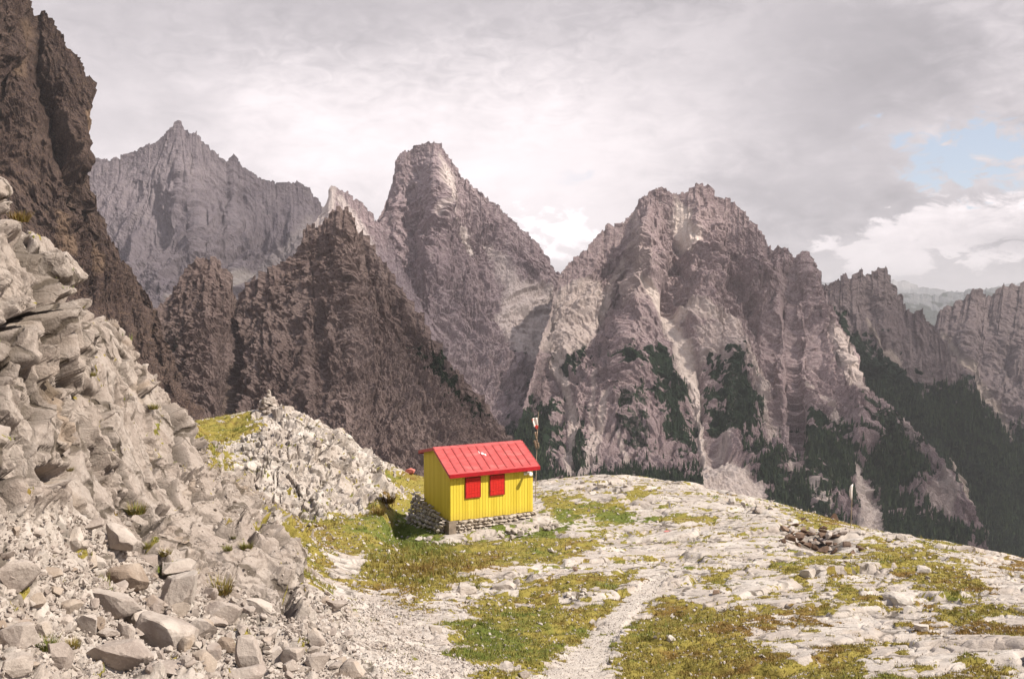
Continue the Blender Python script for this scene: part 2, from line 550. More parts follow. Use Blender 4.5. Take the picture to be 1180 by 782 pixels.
SLABS = [  # bare rock inside the meadow
    [(560, 668), (585, 656), (640, 662), (690, 656), (720, 628), (762, 606), (800, 604), (905, 618), (890, 650), (800, 655), (740, 652), (700, 662), (640, 664), (600, 690), (572, 684)],
    [(520, 676), (536, 666), (548, 682), (534, 690)], [(640, 690), (690, 676), (712, 682), (690, 694), (650, 698)],
    [(380, 642), (420, 640), (428, 668), (400, 676), (372, 662)], [(962, 656), (1010, 650), (1050, 662), (1040, 690), (1000, 690), (972, 680)],
    [(924, 650), (944, 652), (976, 700), (958, 706)], [(1098, 640), (1150, 640), (1190, 664), (1190, 700), (1150, 694), (1120, 660)],
    [(1062, 690), (1090, 680), (1112, 702), (1080, 706)], [(640, 612), (668, 606), (700, 612), (672, 622)]]
for pts in SLABS:
    grass *= 1 - sstep(poly_sd(wx, wy, pts), -4, 6)
PATH = [(600, 860, 50), (665, 782, 30), (694, 742, 16), (712, 712, 11), (730, 690, 9), (752, 676, 10), (775, 664, 5)]
pd = line_d(gpx + n2 * 6, gpy + n2 * 4, PATH)
m_path = sstep(pd, 1.25, 0.7)
grass *= 1 - m_path
stonefree = fbm(q32 * 3.4, 4, 71, 0.62)
speck = fbm(q32 * 7.5, 3, 77, 0.62)
bare = fbm(q32 * np.array([.9, 1.5, 1.2], np.float32), 4, 83, .58)
vd = grass + 0.45 * stonefree + 0.30 * speck + 0.30 * bare
# sparse grass everywhere on the slab's ledges
sparse = (1 - m_rib) * (1 - m_scree) * (1 - m_path) * (gpx > 440)
ledge = ridged(q32 * np.array([.42, .9, 1.4], np.float32), 3, 91)
vd = np.maximum(vd, sparse * (0.10 + 0.45 * sstep(ledge, .74, .9) + 0.4 * stonefree + .35 * speck + 0.35 * bare))
rib_g = m_rib * (sstep(fbm(q32 * .8, 3, 95), .34, .6) * .22 + .36 * stonefree + .34 * speck)
kn_g = m_knoll * (.10 + .45 * stonefree + .35 * speck + .4 * bare)
vd = np.maximum(vd, np.maximum(rib_g, kn_g))
m_grass = sstep(vd, 0.44, 0.60)
# tone of the vegetation: 1 fresh green, 0 rusty brown
tone = 0.47 + 0.35 * n1 + 0.25 * bare + 0.2 * n2
for (bx, by, rx, ry, s) in [(545, 606, 60, 14, .6), (470, 612, 34, 26, .65), (600, 610, 60, 12, .5), (700, 596, 60, 14, .55), (590, 738, 70, 22, .4),
                            (440, 590, 60, 30, .2), (460, 690, 60, 20, -.1), (800, 750, 80, 30, -.16), (960, 720, 90, 26, -.24), (1000, 660, 60, 20, -.1),
                            (1120, 730, 90, 20, -.35), (445, 575, 14, 16, -.6), (480, 660, 60, 16, -.1), (870, 720, 60, 14, -.3), (1150, 650, 60, 12, -.4)]:
    tone = tone + s * np.exp(-((gpx - bx) / rx) ** 2 - ((gpy - by) / ry) ** 2)
tone = np.clip(tone, 0, 1)

# ---- relief: fractured limestone
rot = np.array([[.86, .36, -.36], [-.45, .86, -.22], [.24, .35, .90]], np.float32)
warp = np.stack([fbm(q32 * 1.3, 2, 101), fbm(q32 * 1.3, 2, 103), fbm(q32 * 1.3, 2, 105)], -1) * 0.35
qr = (q32 + warp) @ rot.T
disp = np.zeros(len(gp), np.float32); crack = np.zeros(len(gp), np.float32); rock_t = np.zeros(len(gp), np.float32)
idx = np.where(m_rib > .02)[0]
a = qr[idx]; w_ = m_rib[idx].astype(np.float32)
b1, e1, r1 = cells(a * np.array([.34, .34, .42], np.float32), 3, .9, .9)
b2, e2, r2 = cells(a * np.array([1.05, 1.0, 1.25], np.float32), 5, .95, .9)
b3, e3, r3 = cells(a * np.array([2.9, 2.7, 3.3], np.float32), 7, .95, .9)
b4, e4, r4 = cells(a * np.array([7.5, 7.0, 8.5], np.float32), 9, .95, .9)
mod = sstep(fbm(q32[idx] * .5, 2, 111), -.35, .35)
fine_amt = .25 + .75 * sstep(fbm(q32[idx] * .9, 2, 113), -.2, .3)
k1 = sstep(e1, 0, .20); k2 = sstep(e2, 0, .24); k3 = sstep(e3, 0, .26)
fine_amt = sstep(fbm(q32[idx] * .45, 3, 113), -.02, .25) * .7 + .3
k1 = sstep(e1, 0, .08); k2 = sstep(e2, 0, .09); k3 = sstep(e3, 0, .14)
disp[idx] = w_ * (b1 * .55 * k1 + b2 * .27 * k2 * (.35 + .65 * fine_amt) + b3 * .14 * k3 * fine_amt + b4 * .045 * sstep(e4, 0, .26) * fine_amt - .26 * sstep(e1, .06, 0) - .14 * sstep(e2, .06, 0) * mod - .05 * sstep(e3, .09, 0) * fine_amt + .05 * fbm(q32[idx] * 1.8, 4, 115) + .008 * fbm(q32[idx] * 9, 3, 116))
crack[idx] = w_ * np.maximum(np.maximum(sstep(e1, .07, 0), .9 * sstep(e2, .06, 0) * mod), .7 * sstep(e3, .09, 0) * fine_amt)
rock_t[idx] = w_ * (r2 - .5)
idx = np.where(m_knoll > .02)[0]
a = qr[idx]; w_ = m_knoll[idx].astype(np.float32)
b1, e1, r1 = cells(a * np.array([.62, .62, .34], np.float32), 13, .9, .8)
b2, e2, r2 = cells(a * np.array([1.9, 1.8, .85], np.float32), 15, .95, .9)
disp[idx] += w_ * (b1 * .42 * sstep(e1, 0, .15) + b2 * .22 * sstep(e2, 0, .24) - .16 * sstep(e1, .10, 0) - .14 * sstep(e2, .12, 0) + .10 * fbm(q32[idx] * 2.2, 4, 117)) * (1 - .75 * grass[idx])
crack[idx] += w_ * .8 * sstep(e2, .06, 0)
rock_t[idx] += w_ * (r2 - .5)
slabm = np.clip(1 - m_rib - m_knoll - m_scree, 0, 1) * sstep(gp[:, 1], 80, 62)
idx = np.where(slabm > .02)[0]
ca, sa = math.cos(.42), math.sin(.42)
r2m = np.array([[ca, sa, 0], [-sa, ca, 0], [0, 0, 1]], np.float32)
a = (q32[idx] + warp[idx] * .7) @ r2m.T; w_ = slabm[idx].astype(np.float32) * (1 - .85 * m_path[idx]) * (1 - .35 * m_grass[idx])
b1, e1, r1 = cells(a * np.array([.26, .55, .5], np.float32), 23, .9, .9)
b2, e2, r2 = cells(a * np.array([.75, 1.9, 1.2], np.float32), 25, .95, .9)
b3, e3, r3 = cells(a * np.array([2.3, 4.6, 4.0], np.float32), 27, .95, .9)
rubble = sstep(fbm(q32[idx] * .33, 3, 121) + .25 * sstep(gpx[idx], 760, 640) - .12, -.05, .4)
disp[idx] += w_ * (b1 * .17 * sstep(e1, 0, .12) + b2 * .06 * sstep(e2, 0, .10) * (.35 + rubble) + b3 * .022 * sstep(e3, 0, .2) * rubble - .07 * sstep(e1, .07, 0) - .05 * sstep(e2, .06, 0) - .025 * sstep(e3, .08, 0) * rubble + .03 * fbm(q32[idx] * 1.6, 3, 123))
crack[idx] += w_ * np.maximum(.9 * sstep(e1, .035, 0), .7 * sstep(e2, .05, 0) * sstep(n1[idx], -.3, .2))
rock_t[idx] += w_ * (r2 - .5) * .6
idx = np.where(m_scree > .02)[0]
w_ = m_scree[idx].astype(np.float32)
b1, e1, r1 = cells(qr[idx] * np.array([.9, 1.1, 1.3], np.float32), 33, .9, .9)
b2, e2, r2 = cells(qr[idx] * np.array([2.6, 3.0, 3.4], np.float32), 35, .9, .9)
b3, e3, r3 = cells(qr[idx] * np.array([7, 8, 9.], np.float32), 37, .9, .9)
near = sstep(gpx[idx], 460, 330)
disp[idx] += w_ * (b1 * .18 * sstep(e1, 0, .2) * near + b2 * sstep(e2, 0, .25) * (.05 + .07 * near) + b3 * .035 * sstep(e3, 0, .3) - .06 * sstep(e2, .1, 0) * near - .02 * sstep(e3, .1, 0) + .05 * fbm(q32[idx] * 2, 3, 125))
crack[idx] += w_ * .7 * sstep(e2, .07, 0) * near
rock_t[idx] += w_ * (r2 - .5)
disp += (m_grass * (.05 * n2 + .02 * n3 + .02)).astype(np.float32)
# named clefts in the left crag, carved at their places
for pts, depth in [([(-10, 392, 5), (40, 362, 6), (70, 345, 7), (98, 332, 5)], 1.0), ([(22, 258, 5), (34, 290, 5), (52, 326, 8), (68, 340, 6)], .6),
                   ([(92, 345, 7), (98, 370, 9), (108, 396, 8), (112, 415, 4)], 1.3), ([(-5, 256, 6), (22, 250, 7), (34, 240, 4)], 1.0),
                   ([(60, 300, 2), (74, 312, 4), (84, 314, 3)], .4), ([(118, 430, 3), (126, 470, 5), (122, 500, 3)], .5), ([(-5, 470, 5), (30, 500, 6), (48, 540, 4)], .5),
                   ([(190, 580, 3), (205, 586, 6), (216, 600, 4)], .6), ([(240, 596, 3), (256, 606, 5), (250, 620, 3)], .4), ([(70, 535, 6), (82, 542, 8)], .6),
                   ([(318, 684, 3), (330, 690, 6), (336, 706, 5)], .7), ([(150, 560, 2), (170, 575, 3), (190, 590, 2)], .35)]:
    d = line_d(gpx + n2 * 4, gpy + n2 * 4, pts)
    disp -= depth * sstep(d, 1.5, .3).astype(np.float32)
    crack = np.maximum(crack, .8 * sstep(d, 1.2, .3))
hole = np.exp(-((gpx - 945) / 30) ** 2 - ((gpy - 621 - (gpx - 945) * .12) / 10) ** 2)
disp -= (.5 * hole).astype(np.float32); crack = np.maximum(crack, sstep(hole, .3, .6) * .9); m_grass *= 1 - sstep(hole, .25, .5)  # pit under the rock heap, black shade of its gaps painted in
# the hollow beside the hut and the level footing under it
HUT_O = px2w(519.0, 617.0, 40.0); HUT_A = R(29)
hx = (gp[:, 0] - HUT_O[0]) * math.cos(HUT_A) + (gp[:, 1] - HUT_O[1]) * math.sin(HUT_A)
hy = -(gp[:, 0] - HUT_O[0]) * math.sin(HUT_A) + (gp[:, 1] - HUT_O[1]) * math.cos(HUT_A)
foot = sstep(np.maximum(np.abs(hx - 1.95) - 2.3, np.abs(hy - 1.25) - 1.6), .5, -.1)
disp *= (1 - .8 * foot).astype(np.float32)
pit = np.exp(-((gpx - 468) / 22) ** 2 - ((gpy - 596) / 20) ** 2)
bank = np.exp(-((gpx - 436) / 12) ** 2 - ((gpy - 584) / 18) ** 2)
disp += (-.85 * pit + .45 * bank).astype(np.float32)
NP = gp + gn * disp[:, None]
flat = foot * .85
NP[:, 2] = NP[:, 2] * (1 - flat) + flat * np.where(True, HUT_O[2] + .10 + .088 * np.clip(hx, -.5, 5), 0)

nu, nv = GS
# carry the far edge on down the cliff below the brink, out of sight from here
P3 = NP.reshape(nu, nv, 3)
skirts = [P3]
last = P3[:, -1:, :]
for dy_, dz_ in ((6, -7), (14, -24), (24, -60), (40, -130)):
    s_ = last.copy(); k = (s_[..., 1] + dy_) / s_[..., 1]
    s_[..., 0] *= k; s_[..., 1] *= k; s_[..., 2] += dz_
    s_ += (fbm(s_.reshape(-1, 3) * .08, 3, 5) * 3).reshape(-1, 1, 1)
    skirts.append(s_)
P4 = np.concatenate(skirts, 1)


def padded(v):
    v = v.reshape(nu, nv); return np.concatenate([v] + [v[:, -1:]] * 4, 1)


gq = grid_quads(nu, nv + 4)
rocky = padded((m_rib + m_knoll > .4) & (m_grass < .5)).ravel()
me = mesh_np('ground', P4, gq, ~(rocky[gq[:, 0]] & rocky[gq[:, 2]]))
for nm, v in (('grass', m_grass), ('tone', tone), ('path', m_path), ('crack', np.clip(crack, 0, 1)), ('rocktone', rock_t), ('rib', m_rib)):
    attr(me, nm, padded(v))


def make_ground_mat():
    m, T, b, o = material('limestone_and_turf')
    P = geo_pos(T)
    s1 = T.noise(P, .8, 6, .6, .4); s2 = T.noise(P, 4.0, 6, .65); s3 = T.noise(P, 22, 5, .7)
    streak = T.noise(T.vscale(P, (1.0, 1.0, .22)), 2.2, 5, .6, .6)
    g = get_attr(T, 'grass'); tn = get_attr(T, 'tone'); pa = get_attr(T, 'path'); cr = get_attr(T, 'crack'); rt = get_attr(T, 'rocktone'); rib = get_attr(T, 'rib')
    base = T.mix(T.step(s1, .32, .68), (.375, .32, .28), (.50, .45, .405))
    base = T.mix(T.m('MULTIPLY', rib, .62), base, (.25, .20, .170))  # rib toned down: the dimmer light on it is put into the colour
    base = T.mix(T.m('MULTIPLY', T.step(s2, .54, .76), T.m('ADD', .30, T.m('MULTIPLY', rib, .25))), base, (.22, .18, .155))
    base = T.mix(T.m('MULTIPLY', T.step(streak, .56, .74), .45), base, (.20, .17, .15))
    base = T.mix(T.m('MULTIPLY', T.step(s3, .5, .75), .35), base, (.60, .55, .50))
    base = T.mix(T.m('ADD', .0, T.m('MULTIPLY', rt, .5, clamp=True)), base, (.22, .17, .135))
    och = T.noise(P, .55, 3, .5, .5)
    base = T.mix(T.m('MULTIPLY', T.step(och, .60, .76), .4), base, (.30, .20, .11))
    wv = T.n('ShaderNodeVectorMath', operation='ADD')
    T.l(P, wv.inputs[0]); nz = T.n('ShaderNodeTexNoise'); nz.inputs['Scale'].default_value = 1.1; nz.inputs['Detail'].default_value = 4
    T.l(P, nz.inputs['Vector']); T.l(T.vscale(nz.outputs['Color'], (.9, .9, .9)), wv.inputs[1])
    mp = T.n('ShaderNodeMapping'); mp.inputs['Rotation'].default_value = (.5, .35, .62); mp.inputs['Scale'].default_value = (.55, 1.25, .9)
    T.l(wv.outputs[0], mp.inputs['Vector'])
    lines = None
    for sc_, wd, am in ((.62, .040, 1.0), (2.4, .045, .25)):
        vo = T.n('ShaderNodeTexVoronoi', feature='DISTANCE_TO_EDGE'); vo.inputs['Scale'].default_value = sc_
        T.l(mp.outputs[0], vo.inputs['Vector'])
        ln = T.m('MULTIPLY', T.step(vo.outputs['Distance'], wd, wd * .25), T.m('MULTIPLY', T.step(T.noise(P, sc_ * 1.1, 3, .5), .40, .54), am))
        lines = ln if lines is None else T.m('MAXIMUM', lines, ln)
    lines = T.m('MULTIPLY', lines, T.m('SUBTRACT', 1.0, pa))
    base = T.mix(T.m('MULTIPLY', lines, .8), base, (.075, .058, .042))
    base = T.mix(T.m('MULTIPLY', cr, .78), base, (.07, .054, .04))
    base = T.mix(T.m('MULTIPLY', pa, .8), base, T.mix(T.step(s3, .35, .65), (.40, .345, .295), (.52, .47, .42)))
    gcol = T.mix(T.step(tn, .08, .48), (.175, .105, .030), (.245, .20, .046))
    gcol = T.mix(T.step(tn, .55, 1.0), gcol, (.11, .135, .026))
    gv = T.noise(P, 14, 5, .7)
    gcol = T.mix(T.m('MULTIPLY', T.step(gv, .52, .7), .5), gcol, (.075, .06, .018))
    gcol = T.mix(T.m('MULTIPLY', T.step(T.noise(P, 9.0, 4, .65, .3), .56, .68), .5), gcol, (.27, .20, .075))
    gm = T.step(T.m('ADD', g, T.m('MULTIPLY', T.m('SUBTRACT', s3, .5), .55)), .36, .62)
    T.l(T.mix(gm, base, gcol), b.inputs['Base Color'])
    h = T.m('SUBTRACT', T.m('ADD', T.m('MULTIPLY', s2, .7), T.m('MULTIPLY', s3, .4)), T.m('MULTIPLY', lines, .6))
    bump(T, b, h, .9, .06)
    b.inputs['Roughness'].default_value = .95
    return m


M_GROUND = make_ground_mat()
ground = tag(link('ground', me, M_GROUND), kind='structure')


def at(px, py):
    """nearest visible point of the built ground to a photo pixel"""
    ix, iy = w2px(NP)
    d = (ix - px) ** 2 + (iy - py) ** 2
    k = np.argsort(d)[:12]
    k = k[d[k] < max(6.0, d[k[0]] + 3)]
    k = k[np.argmin(NP[k, 1])]
    return NP[k].copy(), gn[k].copy()


NPX, NPY = w2px(NP)


def at(px, py):
    d = (NPX - px) ** 2 + (NPY - py) ** 2
    k = np.argpartition(d, 14)[:14]
    k = k[d[k] < d[k].min() + 5]
    k = k[np.argmin(NP[k, 1])]
    return NP[k].copy(), gn[k].copy()

# ------------------------------------------------------------------ mountains
def mountain_mat(name, lo, hi, dark, pale, scale, veg=(.014, .022, .013), band=.16):
    """lo/hi: the two rock tones, dark: stains, pale: fresh rock, scree and faces painted as sunlit; scale: metres of one large patch"""
    m, T, b, o = material(name)
    P = geo_pos(T)
    k = 1.0 / scale
    s1 = T.noise(P, k, 7, .62, .5)
    vert = T.noise(T.vscale(P, (1, 1, .16)), k * 5, 6, .65, .5)
    strata = T.noise(T.vscale(P, (.22, .22, 1.5)), k * 6, 5, .6, .7)
    s3 = T.noise(P, k * 22, 5, .7)
    base = T.mix(T.step(s1, .33, .67), lo, hi)
    base = T.mix(T.m('MULTIPLY', T.step(vert, .53, .72), .75), base, dark)
    base = T.mix(T.m('MULTIPLY', T.step(strata, .52, .70), band), base, dark)
    base = T.mix(T.m('MULTIPLY', T.step(s3, .50, .72), .45), base, pale)
    base = T.mix(T.m('MULTIPLY', T.step(s3, .48, .30), .5), base, dark)
    s4 = T.noise(P, k * 75, 3, .7)
    base = T.mix(T.m('MULTIPLY', T.step(s4, .52, .68), .40), base, pale)
    base = T.mix(T.m('MULTIPLY', T.step(s4, .48, .34), .50), base, dark)
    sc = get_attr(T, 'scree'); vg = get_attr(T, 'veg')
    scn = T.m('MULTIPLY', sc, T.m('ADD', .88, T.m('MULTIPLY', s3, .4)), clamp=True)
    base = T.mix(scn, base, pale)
    vgn = T.step(T.m('ADD', vg, T.m('MULTIPLY', T.m('SUBTRACT', s3, .5), .9)), .35, .6)
    vc = T.mix(T.step(T.noise(P, k * 9, 5, .7), .4, .65), veg, tuple(c * 2.1 for c in veg))
    T.l(T.mix(vgn, base, vc), b.inputs['Base Color'])
    h = T.m('ADD', T.m('MULTIPLY', vert, .8), T.m('ADD', T.m('MULTIPLY', s3, .6), T.m('MULTIPLY', s4, .5)))
    bump(T, b, h, .8, scale * .05)
    b.inputs['Roughness'].default_value = 1.0
    b.inputs['Specular IOR Level'].default_value = 0.05
    return m


def resample(pts, n):
    pts = np.asarray(pts, float)
    d = np.concatenate([[0], np.cumsum(np.hypot(np.diff(pts[:, 0]), np.diff(pts[:, 1])) + .001)])
    s = np.linspace(0, d[-1], n)
    return np.stack([np.interp(s, d, pts[:, c]) for c in range(pts.shape[1])], -1)


def smooth1(a, k):
    for _ in range(k):
        a[1:-1] = (a[:-2] + 2 * a[1:-1] + a[2:]) / 4
    return a


def mountain(name, pairs, mat, nu, nv, gully, amp, rough, seed, prof=1.5, scree=(), veg=(), carve=(), rug=1.0, back=.9, jag=0.0, ze=1.0, soft=.26, lean=0.0):
    """pairs: skyline (px, py, distance) with its foot (px, py, distance)"""
    pr = resample(pairs, nu)
    skyl, foot_ = pr[:, :3].copy(), pr[:, 3:].copy()
    for c in range(3):
        foot_[:, c] = smooth1(foot_[:, c], 30)
    skyl[:, 2] = smooth1(skyl[:, 2], 20)
    jg = np.zeros(nu)
    if jag:
        u = np.stack([skyl[:, 0] * .11 + skyl[:, 1] * .03, np.full(nu, seed), np.zeros(nu)], -1)
        sp_ = np.abs(fbm(u, 4, seed, .62)) ** .8
        jg = jag * 2.2 * (sp_ - sp_.mean()) * np.clip(np.minimum(np.arange(nu), np.arange(nu)[::-1]) / 30, 0, 1)
    t = np.linspace(0, 1, nv) ** 1.05
    px = skyl[:, None, 0] + (foot_[:, None, 0] - skyl[:, None, 0]) * t
    py = skyl[:, None, 1] + (foot_[:, None, 1] - skyl[:, None, 1]) * t
    py = py + jg[:, None] * (1 - t) ** 9
    px = px + (np.roll(jg, 7) * 1.2)[:, None] * (1 - t) ** 9
    Y = skyl[:, None, 2] + (foot_[:, None, 2] - skyl[:, None, 2]) * t ** prof
    P = px2w(px, py, Y)
    nb = 14
    top = P[:, :1, :]
    hgt = (P[:, 0, 2] - P[:, -1, 2])[:, None, None]
    NV0 = nv
    bk = []
    for q in np.linspace(1, 0.07, nb):
        b_ = top.copy(); r = hgt[..., 0] * back * q
        b_[..., 0] *= (b_[..., 1] + r) / b_[..., 1]
        b_[..., 0] += lean * r; b_[..., 1] += r; b_[..., 2] -= hgt[..., 0] * q ** 1.15
        bk.append(b_)
    for q in range(1, 9):                  # the foot runs on down into the valley
        e_ = P[:, nv - 1:nv, :].copy(); dz = np.minimum(0, -790 - e_[..., 2]) * q / 8
        e_[..., 0] *= (e_[..., 1] + .45 * dz) / e_[..., 1]; e_[..., 1] += .45 * dz; e_[..., 2] += dz
        P = np.concatenate([P, e_], 1)
    px, py = w2px(P); nv_ = nv; nv = nv + 8; t = np.concatenate([t, np.ones(8)])
    Pa = np.concatenate(bk + [P], 1)
    pxa = np.concatenate([np.repeat(px[:, :1], nb, 1), px], 1).ravel(); pya = np.concatenate([np.repeat(py[:, :1], nb, 1), py], 1).ravel()
    N = grid_normals(Pa)
    flip = (N * Pa).sum(-1)
    N[:, nb:][flip[:, nb:] > 0] *= -1
    ref = N[:, nb + nv // 6][:, None, :]
    N[:, :nb] = ref
    for _ in range(6):
        N[:, 1:-1] = (N[:, :-2] + 2 * N[:, 1:-1] + N[:, 2:]) / 4
        N[1:-1] = (N[:-2] + 2 * N[1:-1] + N[2:]) / 4
    N /= np.linalg.norm(N, axis=-1, keepdims=True) + 1e-9
    f = Pa.reshape(-1, 3)
    g = (f / gully).astype(np.float32)
    wv = np.stack([fbm(g * .6, 2, seed + 1), fbm(g * .6, 2, seed + 2), fbm(g * .5, 2, seed + 3)], -1) * .55
    gw = g + wv
    big = ridged(gw * np.array([.55, .55, .22 * ze], np.float32), 3, seed + 4, .5)
    mid = ridged(gw * np.array([2.0, 2.0, .34 * ze], np.float32), 4, seed + 9, .55)
    strat = perlin(gw * np.array([.8, .8, 5.5], np.float32), seed + 13)
    fine = fbm(g * np.array([9, 9, 3.2 * ze], np.float32), 3, seed + 15, .6)
    b1, e1, r1 = cells(gw * np.array([4.2, 4.2, 1.3 * ze], np.float32), seed + 21, .95, .9)
    b2, e2, r2 = cells(gw * np.array([11, 11, 4.2 * ze], np.float32), seed + 23, .95, .9)
    vfine = ridged(gw * np.array([7.5, 7.5, 1.4 * ze], np.float32), 3, seed + 25, .6)
    ffine = fbm(g * 26, 2, seed + 27, .7)
    soft_top = np.concatenate([np.zeros(nb), sstep(t, 0, soft)])[None, :] * .90 + .10
    soft_top = np.broadcast_to(soft_top, (nu, nb + nv)).ravel()
    disp = amp * soft_top * (1.15 * (big - .62) + .95 * (mid - .6) * rug) + .68 * rough * (.35 + .65 * soft_top) * (b1 * .60 * sstep(e1, 0, .2) + b2 * .5 * sstep(e2, 0, .2) + .02 * strat + .45 * fine + .75 * (vfine - .6) + .18 * ffine)
    wxp = pxa + 5 * fbm(g * 2.0, 3, seed + 31); wyp = pya + 6 * fbm(g * 2.0, 3, seed + 33)
    wcx = pxa + 3.0 * fbm(g * np.array([2.2, 2.2, .5], np.float32), 3, seed + 37)
    for pts, dep in carve:                # ridges (+) and ravines (-)
        disp += .62 * soft_top * dep * np.exp(-line_d(wcx, pya, pts) ** 2)
    sc = np.zeros(len(f)); vg = np.zeros(len(f))
    for pts, s in scree:  # also carries rock faces painted bright as if in sun
        if len(pts[0]) == 3:
            sc = np.maximum(sc, s * sstep(line_d(wxp, wyp, pts), 1.5, .35))
        else:
            sc = np.maximum(sc, s * sstep(poly_sd(wxp, wyp, pts), -3, 5))
    disp *= 1 - .5 * np.clip(sc, 0, 1) ** 2
    pn = fbm(g * np.array([3.2, 3.2, 2.2], np.float32), 5, seed + 41, .62)
    pf = fbm(g * np.array([11, 11, 7.], np.float32), 3, seed + 43, .62)
    for pts, s in veg:
        vg = np.maximum(vg, s * sstep(poly_sd(wxp, wyp, pts) + 15 * pn + 17 * pf, -4, 7))
    vg *= 1 - .85 * np.clip(sc, 0, 1)
    F = f + N.reshape(-1, 3) * disp[:, None]
    me_ = mesh_np(name, F, grid_quads(nu, nb + nv, True), False)
    attr(me_, 'scree', sc); attr(me_, 'veg', vg)
    o = tag(link(name, me_, mat), kind='structure')
    return o, F.reshape(nu, nb + nv, 3)[:, nb:], vg.reshape(nu, nb + nv)[:, nb:], pxa.reshape(nu, nb + nv)[:, nb:], pya.reshape(nu, nb + nv)[:, nb:]


def foot(sk, bpx, bpy_, bY):
    """pair every skyline point with a foot; bpx may be a function of the skyline's px"""
    return [(x, y, Y, bpx(x) if callable(bpx) else bpx, bpy_(x) if callable(bpy_) else bpy_, bY(x) if callable(bY) else bY) for x, y, Y in sk]


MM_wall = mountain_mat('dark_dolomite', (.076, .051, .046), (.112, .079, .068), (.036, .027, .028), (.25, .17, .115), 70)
MM_crag = mountain_mat('brown_dolomite', (.200, .143, .129), (.270, .202, .182), (.084, .060, .057), (.38, .29, .235), 60)
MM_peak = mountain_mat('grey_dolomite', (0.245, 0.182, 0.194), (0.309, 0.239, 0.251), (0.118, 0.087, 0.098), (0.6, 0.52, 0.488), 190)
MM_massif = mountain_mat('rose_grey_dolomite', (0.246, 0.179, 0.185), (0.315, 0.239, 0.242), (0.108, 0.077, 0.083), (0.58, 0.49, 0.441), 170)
MM_hazy = mountain_mat('hazy_dolomite', (.160, .134, .152), (.225, .190, .205), (.092, .080, .095), (.33, .29, .27), 200)  # bluish tone paints part of the mountain's haze into the rock
MM_spire = mountain_mat('dusky_dolomite', (.160, .124, .130), (.215, .172, .172), (.075, .060, .068), (.38, .31, .265), 150)
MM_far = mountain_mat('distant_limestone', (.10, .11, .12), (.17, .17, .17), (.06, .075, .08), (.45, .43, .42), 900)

# dark wall on the left
sk = [(-120, -120, 700), (-40, -110, 740), (0, -80, 760), (26, -22, 780), (36, 2, 790), (41, 17, 800), (45, 17, 805), (52, 13, 800), (62, 24, 800), (72, 44, 800), (82, 58, 800), (92, 70, 800), (102, 86, 800),
      (107, 94, 800), (109, 100, 800), (106, 108, 800), (108, 118, 800), (103, 127, 800), (105, 139, 800), (101, 148, 800), (104, 160, 800), (99, 171, 800), (100, 186, 800), (96, 194, 800), (102, 204, 800), (102, 216, 800), (110, 226, 800), (110, 240, 800), (122, 254, 800), (120, 268, 800), (133, 282, 800), (138, 300, 800), (152, 308, 800), (158, 326, 800), (168, 336, 790), (180, 370, 780), (196, 420, 770), (215, 480, 760), (240, 560, 740)]
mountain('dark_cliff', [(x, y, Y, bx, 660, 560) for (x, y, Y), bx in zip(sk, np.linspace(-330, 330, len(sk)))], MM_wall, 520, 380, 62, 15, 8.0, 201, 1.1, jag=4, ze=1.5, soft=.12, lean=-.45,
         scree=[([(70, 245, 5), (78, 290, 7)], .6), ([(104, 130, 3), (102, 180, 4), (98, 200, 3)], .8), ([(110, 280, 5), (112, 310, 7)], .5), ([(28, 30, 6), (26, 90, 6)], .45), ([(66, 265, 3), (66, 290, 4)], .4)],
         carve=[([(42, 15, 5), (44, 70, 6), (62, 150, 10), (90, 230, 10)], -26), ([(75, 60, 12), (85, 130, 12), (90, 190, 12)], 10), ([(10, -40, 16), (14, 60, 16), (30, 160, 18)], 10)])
# brown crag with the tower
sk = [(90, 470, 1020), (140, 400, 1050), (166, 362, 1060), (186, 352, 1080), (197, 343, 1090), (206, 324, 1095), (221, 304, 1100), (227, 297, 1100), (240, 297, 1100), (254, 301, 1100), (263, 316, 1100), (266, 334, 1100), (272, 345, 1100),
      (281, 331, 1100), (298, 317, 1100), (328, 305, 1100), (344, 291, 1100), (349, 265, 1100), (358, 257, 1100), (368, 262, 1100), (372, 247, 1100), (388, 240, 1100), (400, 239, 1100), (407, 254, 1100), (420, 276, 1100), (438, 296, 1090), (454, 320, 1080),
      (470, 346, 1070), (498, 386, 1050), (528, 430, 1030), (560, 468, 1010), (582, 498, 1000), (604, 536, 990), (650, 620, 970)]
_f, CR, _v, _x, _y = mountain('brown_crag', foot(sk, lambda x: x + (x - 330) * .25, 690, 760), MM_crag, 620, 440, 60, 15, 10.0, 233, 1.15, ze=2.4, soft=.10,
         scree=[([(268, 440, 2), (262, 470, 4), (256, 500, 5)], .35), ([(276, 345, 2), (272, 380, 3)], .2)], jag=6,
         carve=[([(270, 345, 6), (272, 420, 8), (262, 480, 10)], -22), ([(240, 300, 16), (240, 400, 22)], 12), ([(390, 245, 10), (400, 330, 16), (430, 440, 20)], 18), ([(350, 265, 8), (360, 340, 10), (370, 440, 14)], -10),
                ([(440, 300, 10), (470, 400, 14), (500, 500, 14)], -10), ([(420, 300, 8), (440, 400, 10), (450, 470, 10)], -8), ([(310, 320, 14), (320, 420, 16)], 9)],
         veg=[([(470, 390), (500, 400), (520, 440), (560, 480), (540, 490), (500, 440)], .6), ([(180, 392), (210, 386), (200, 400)], .5)])
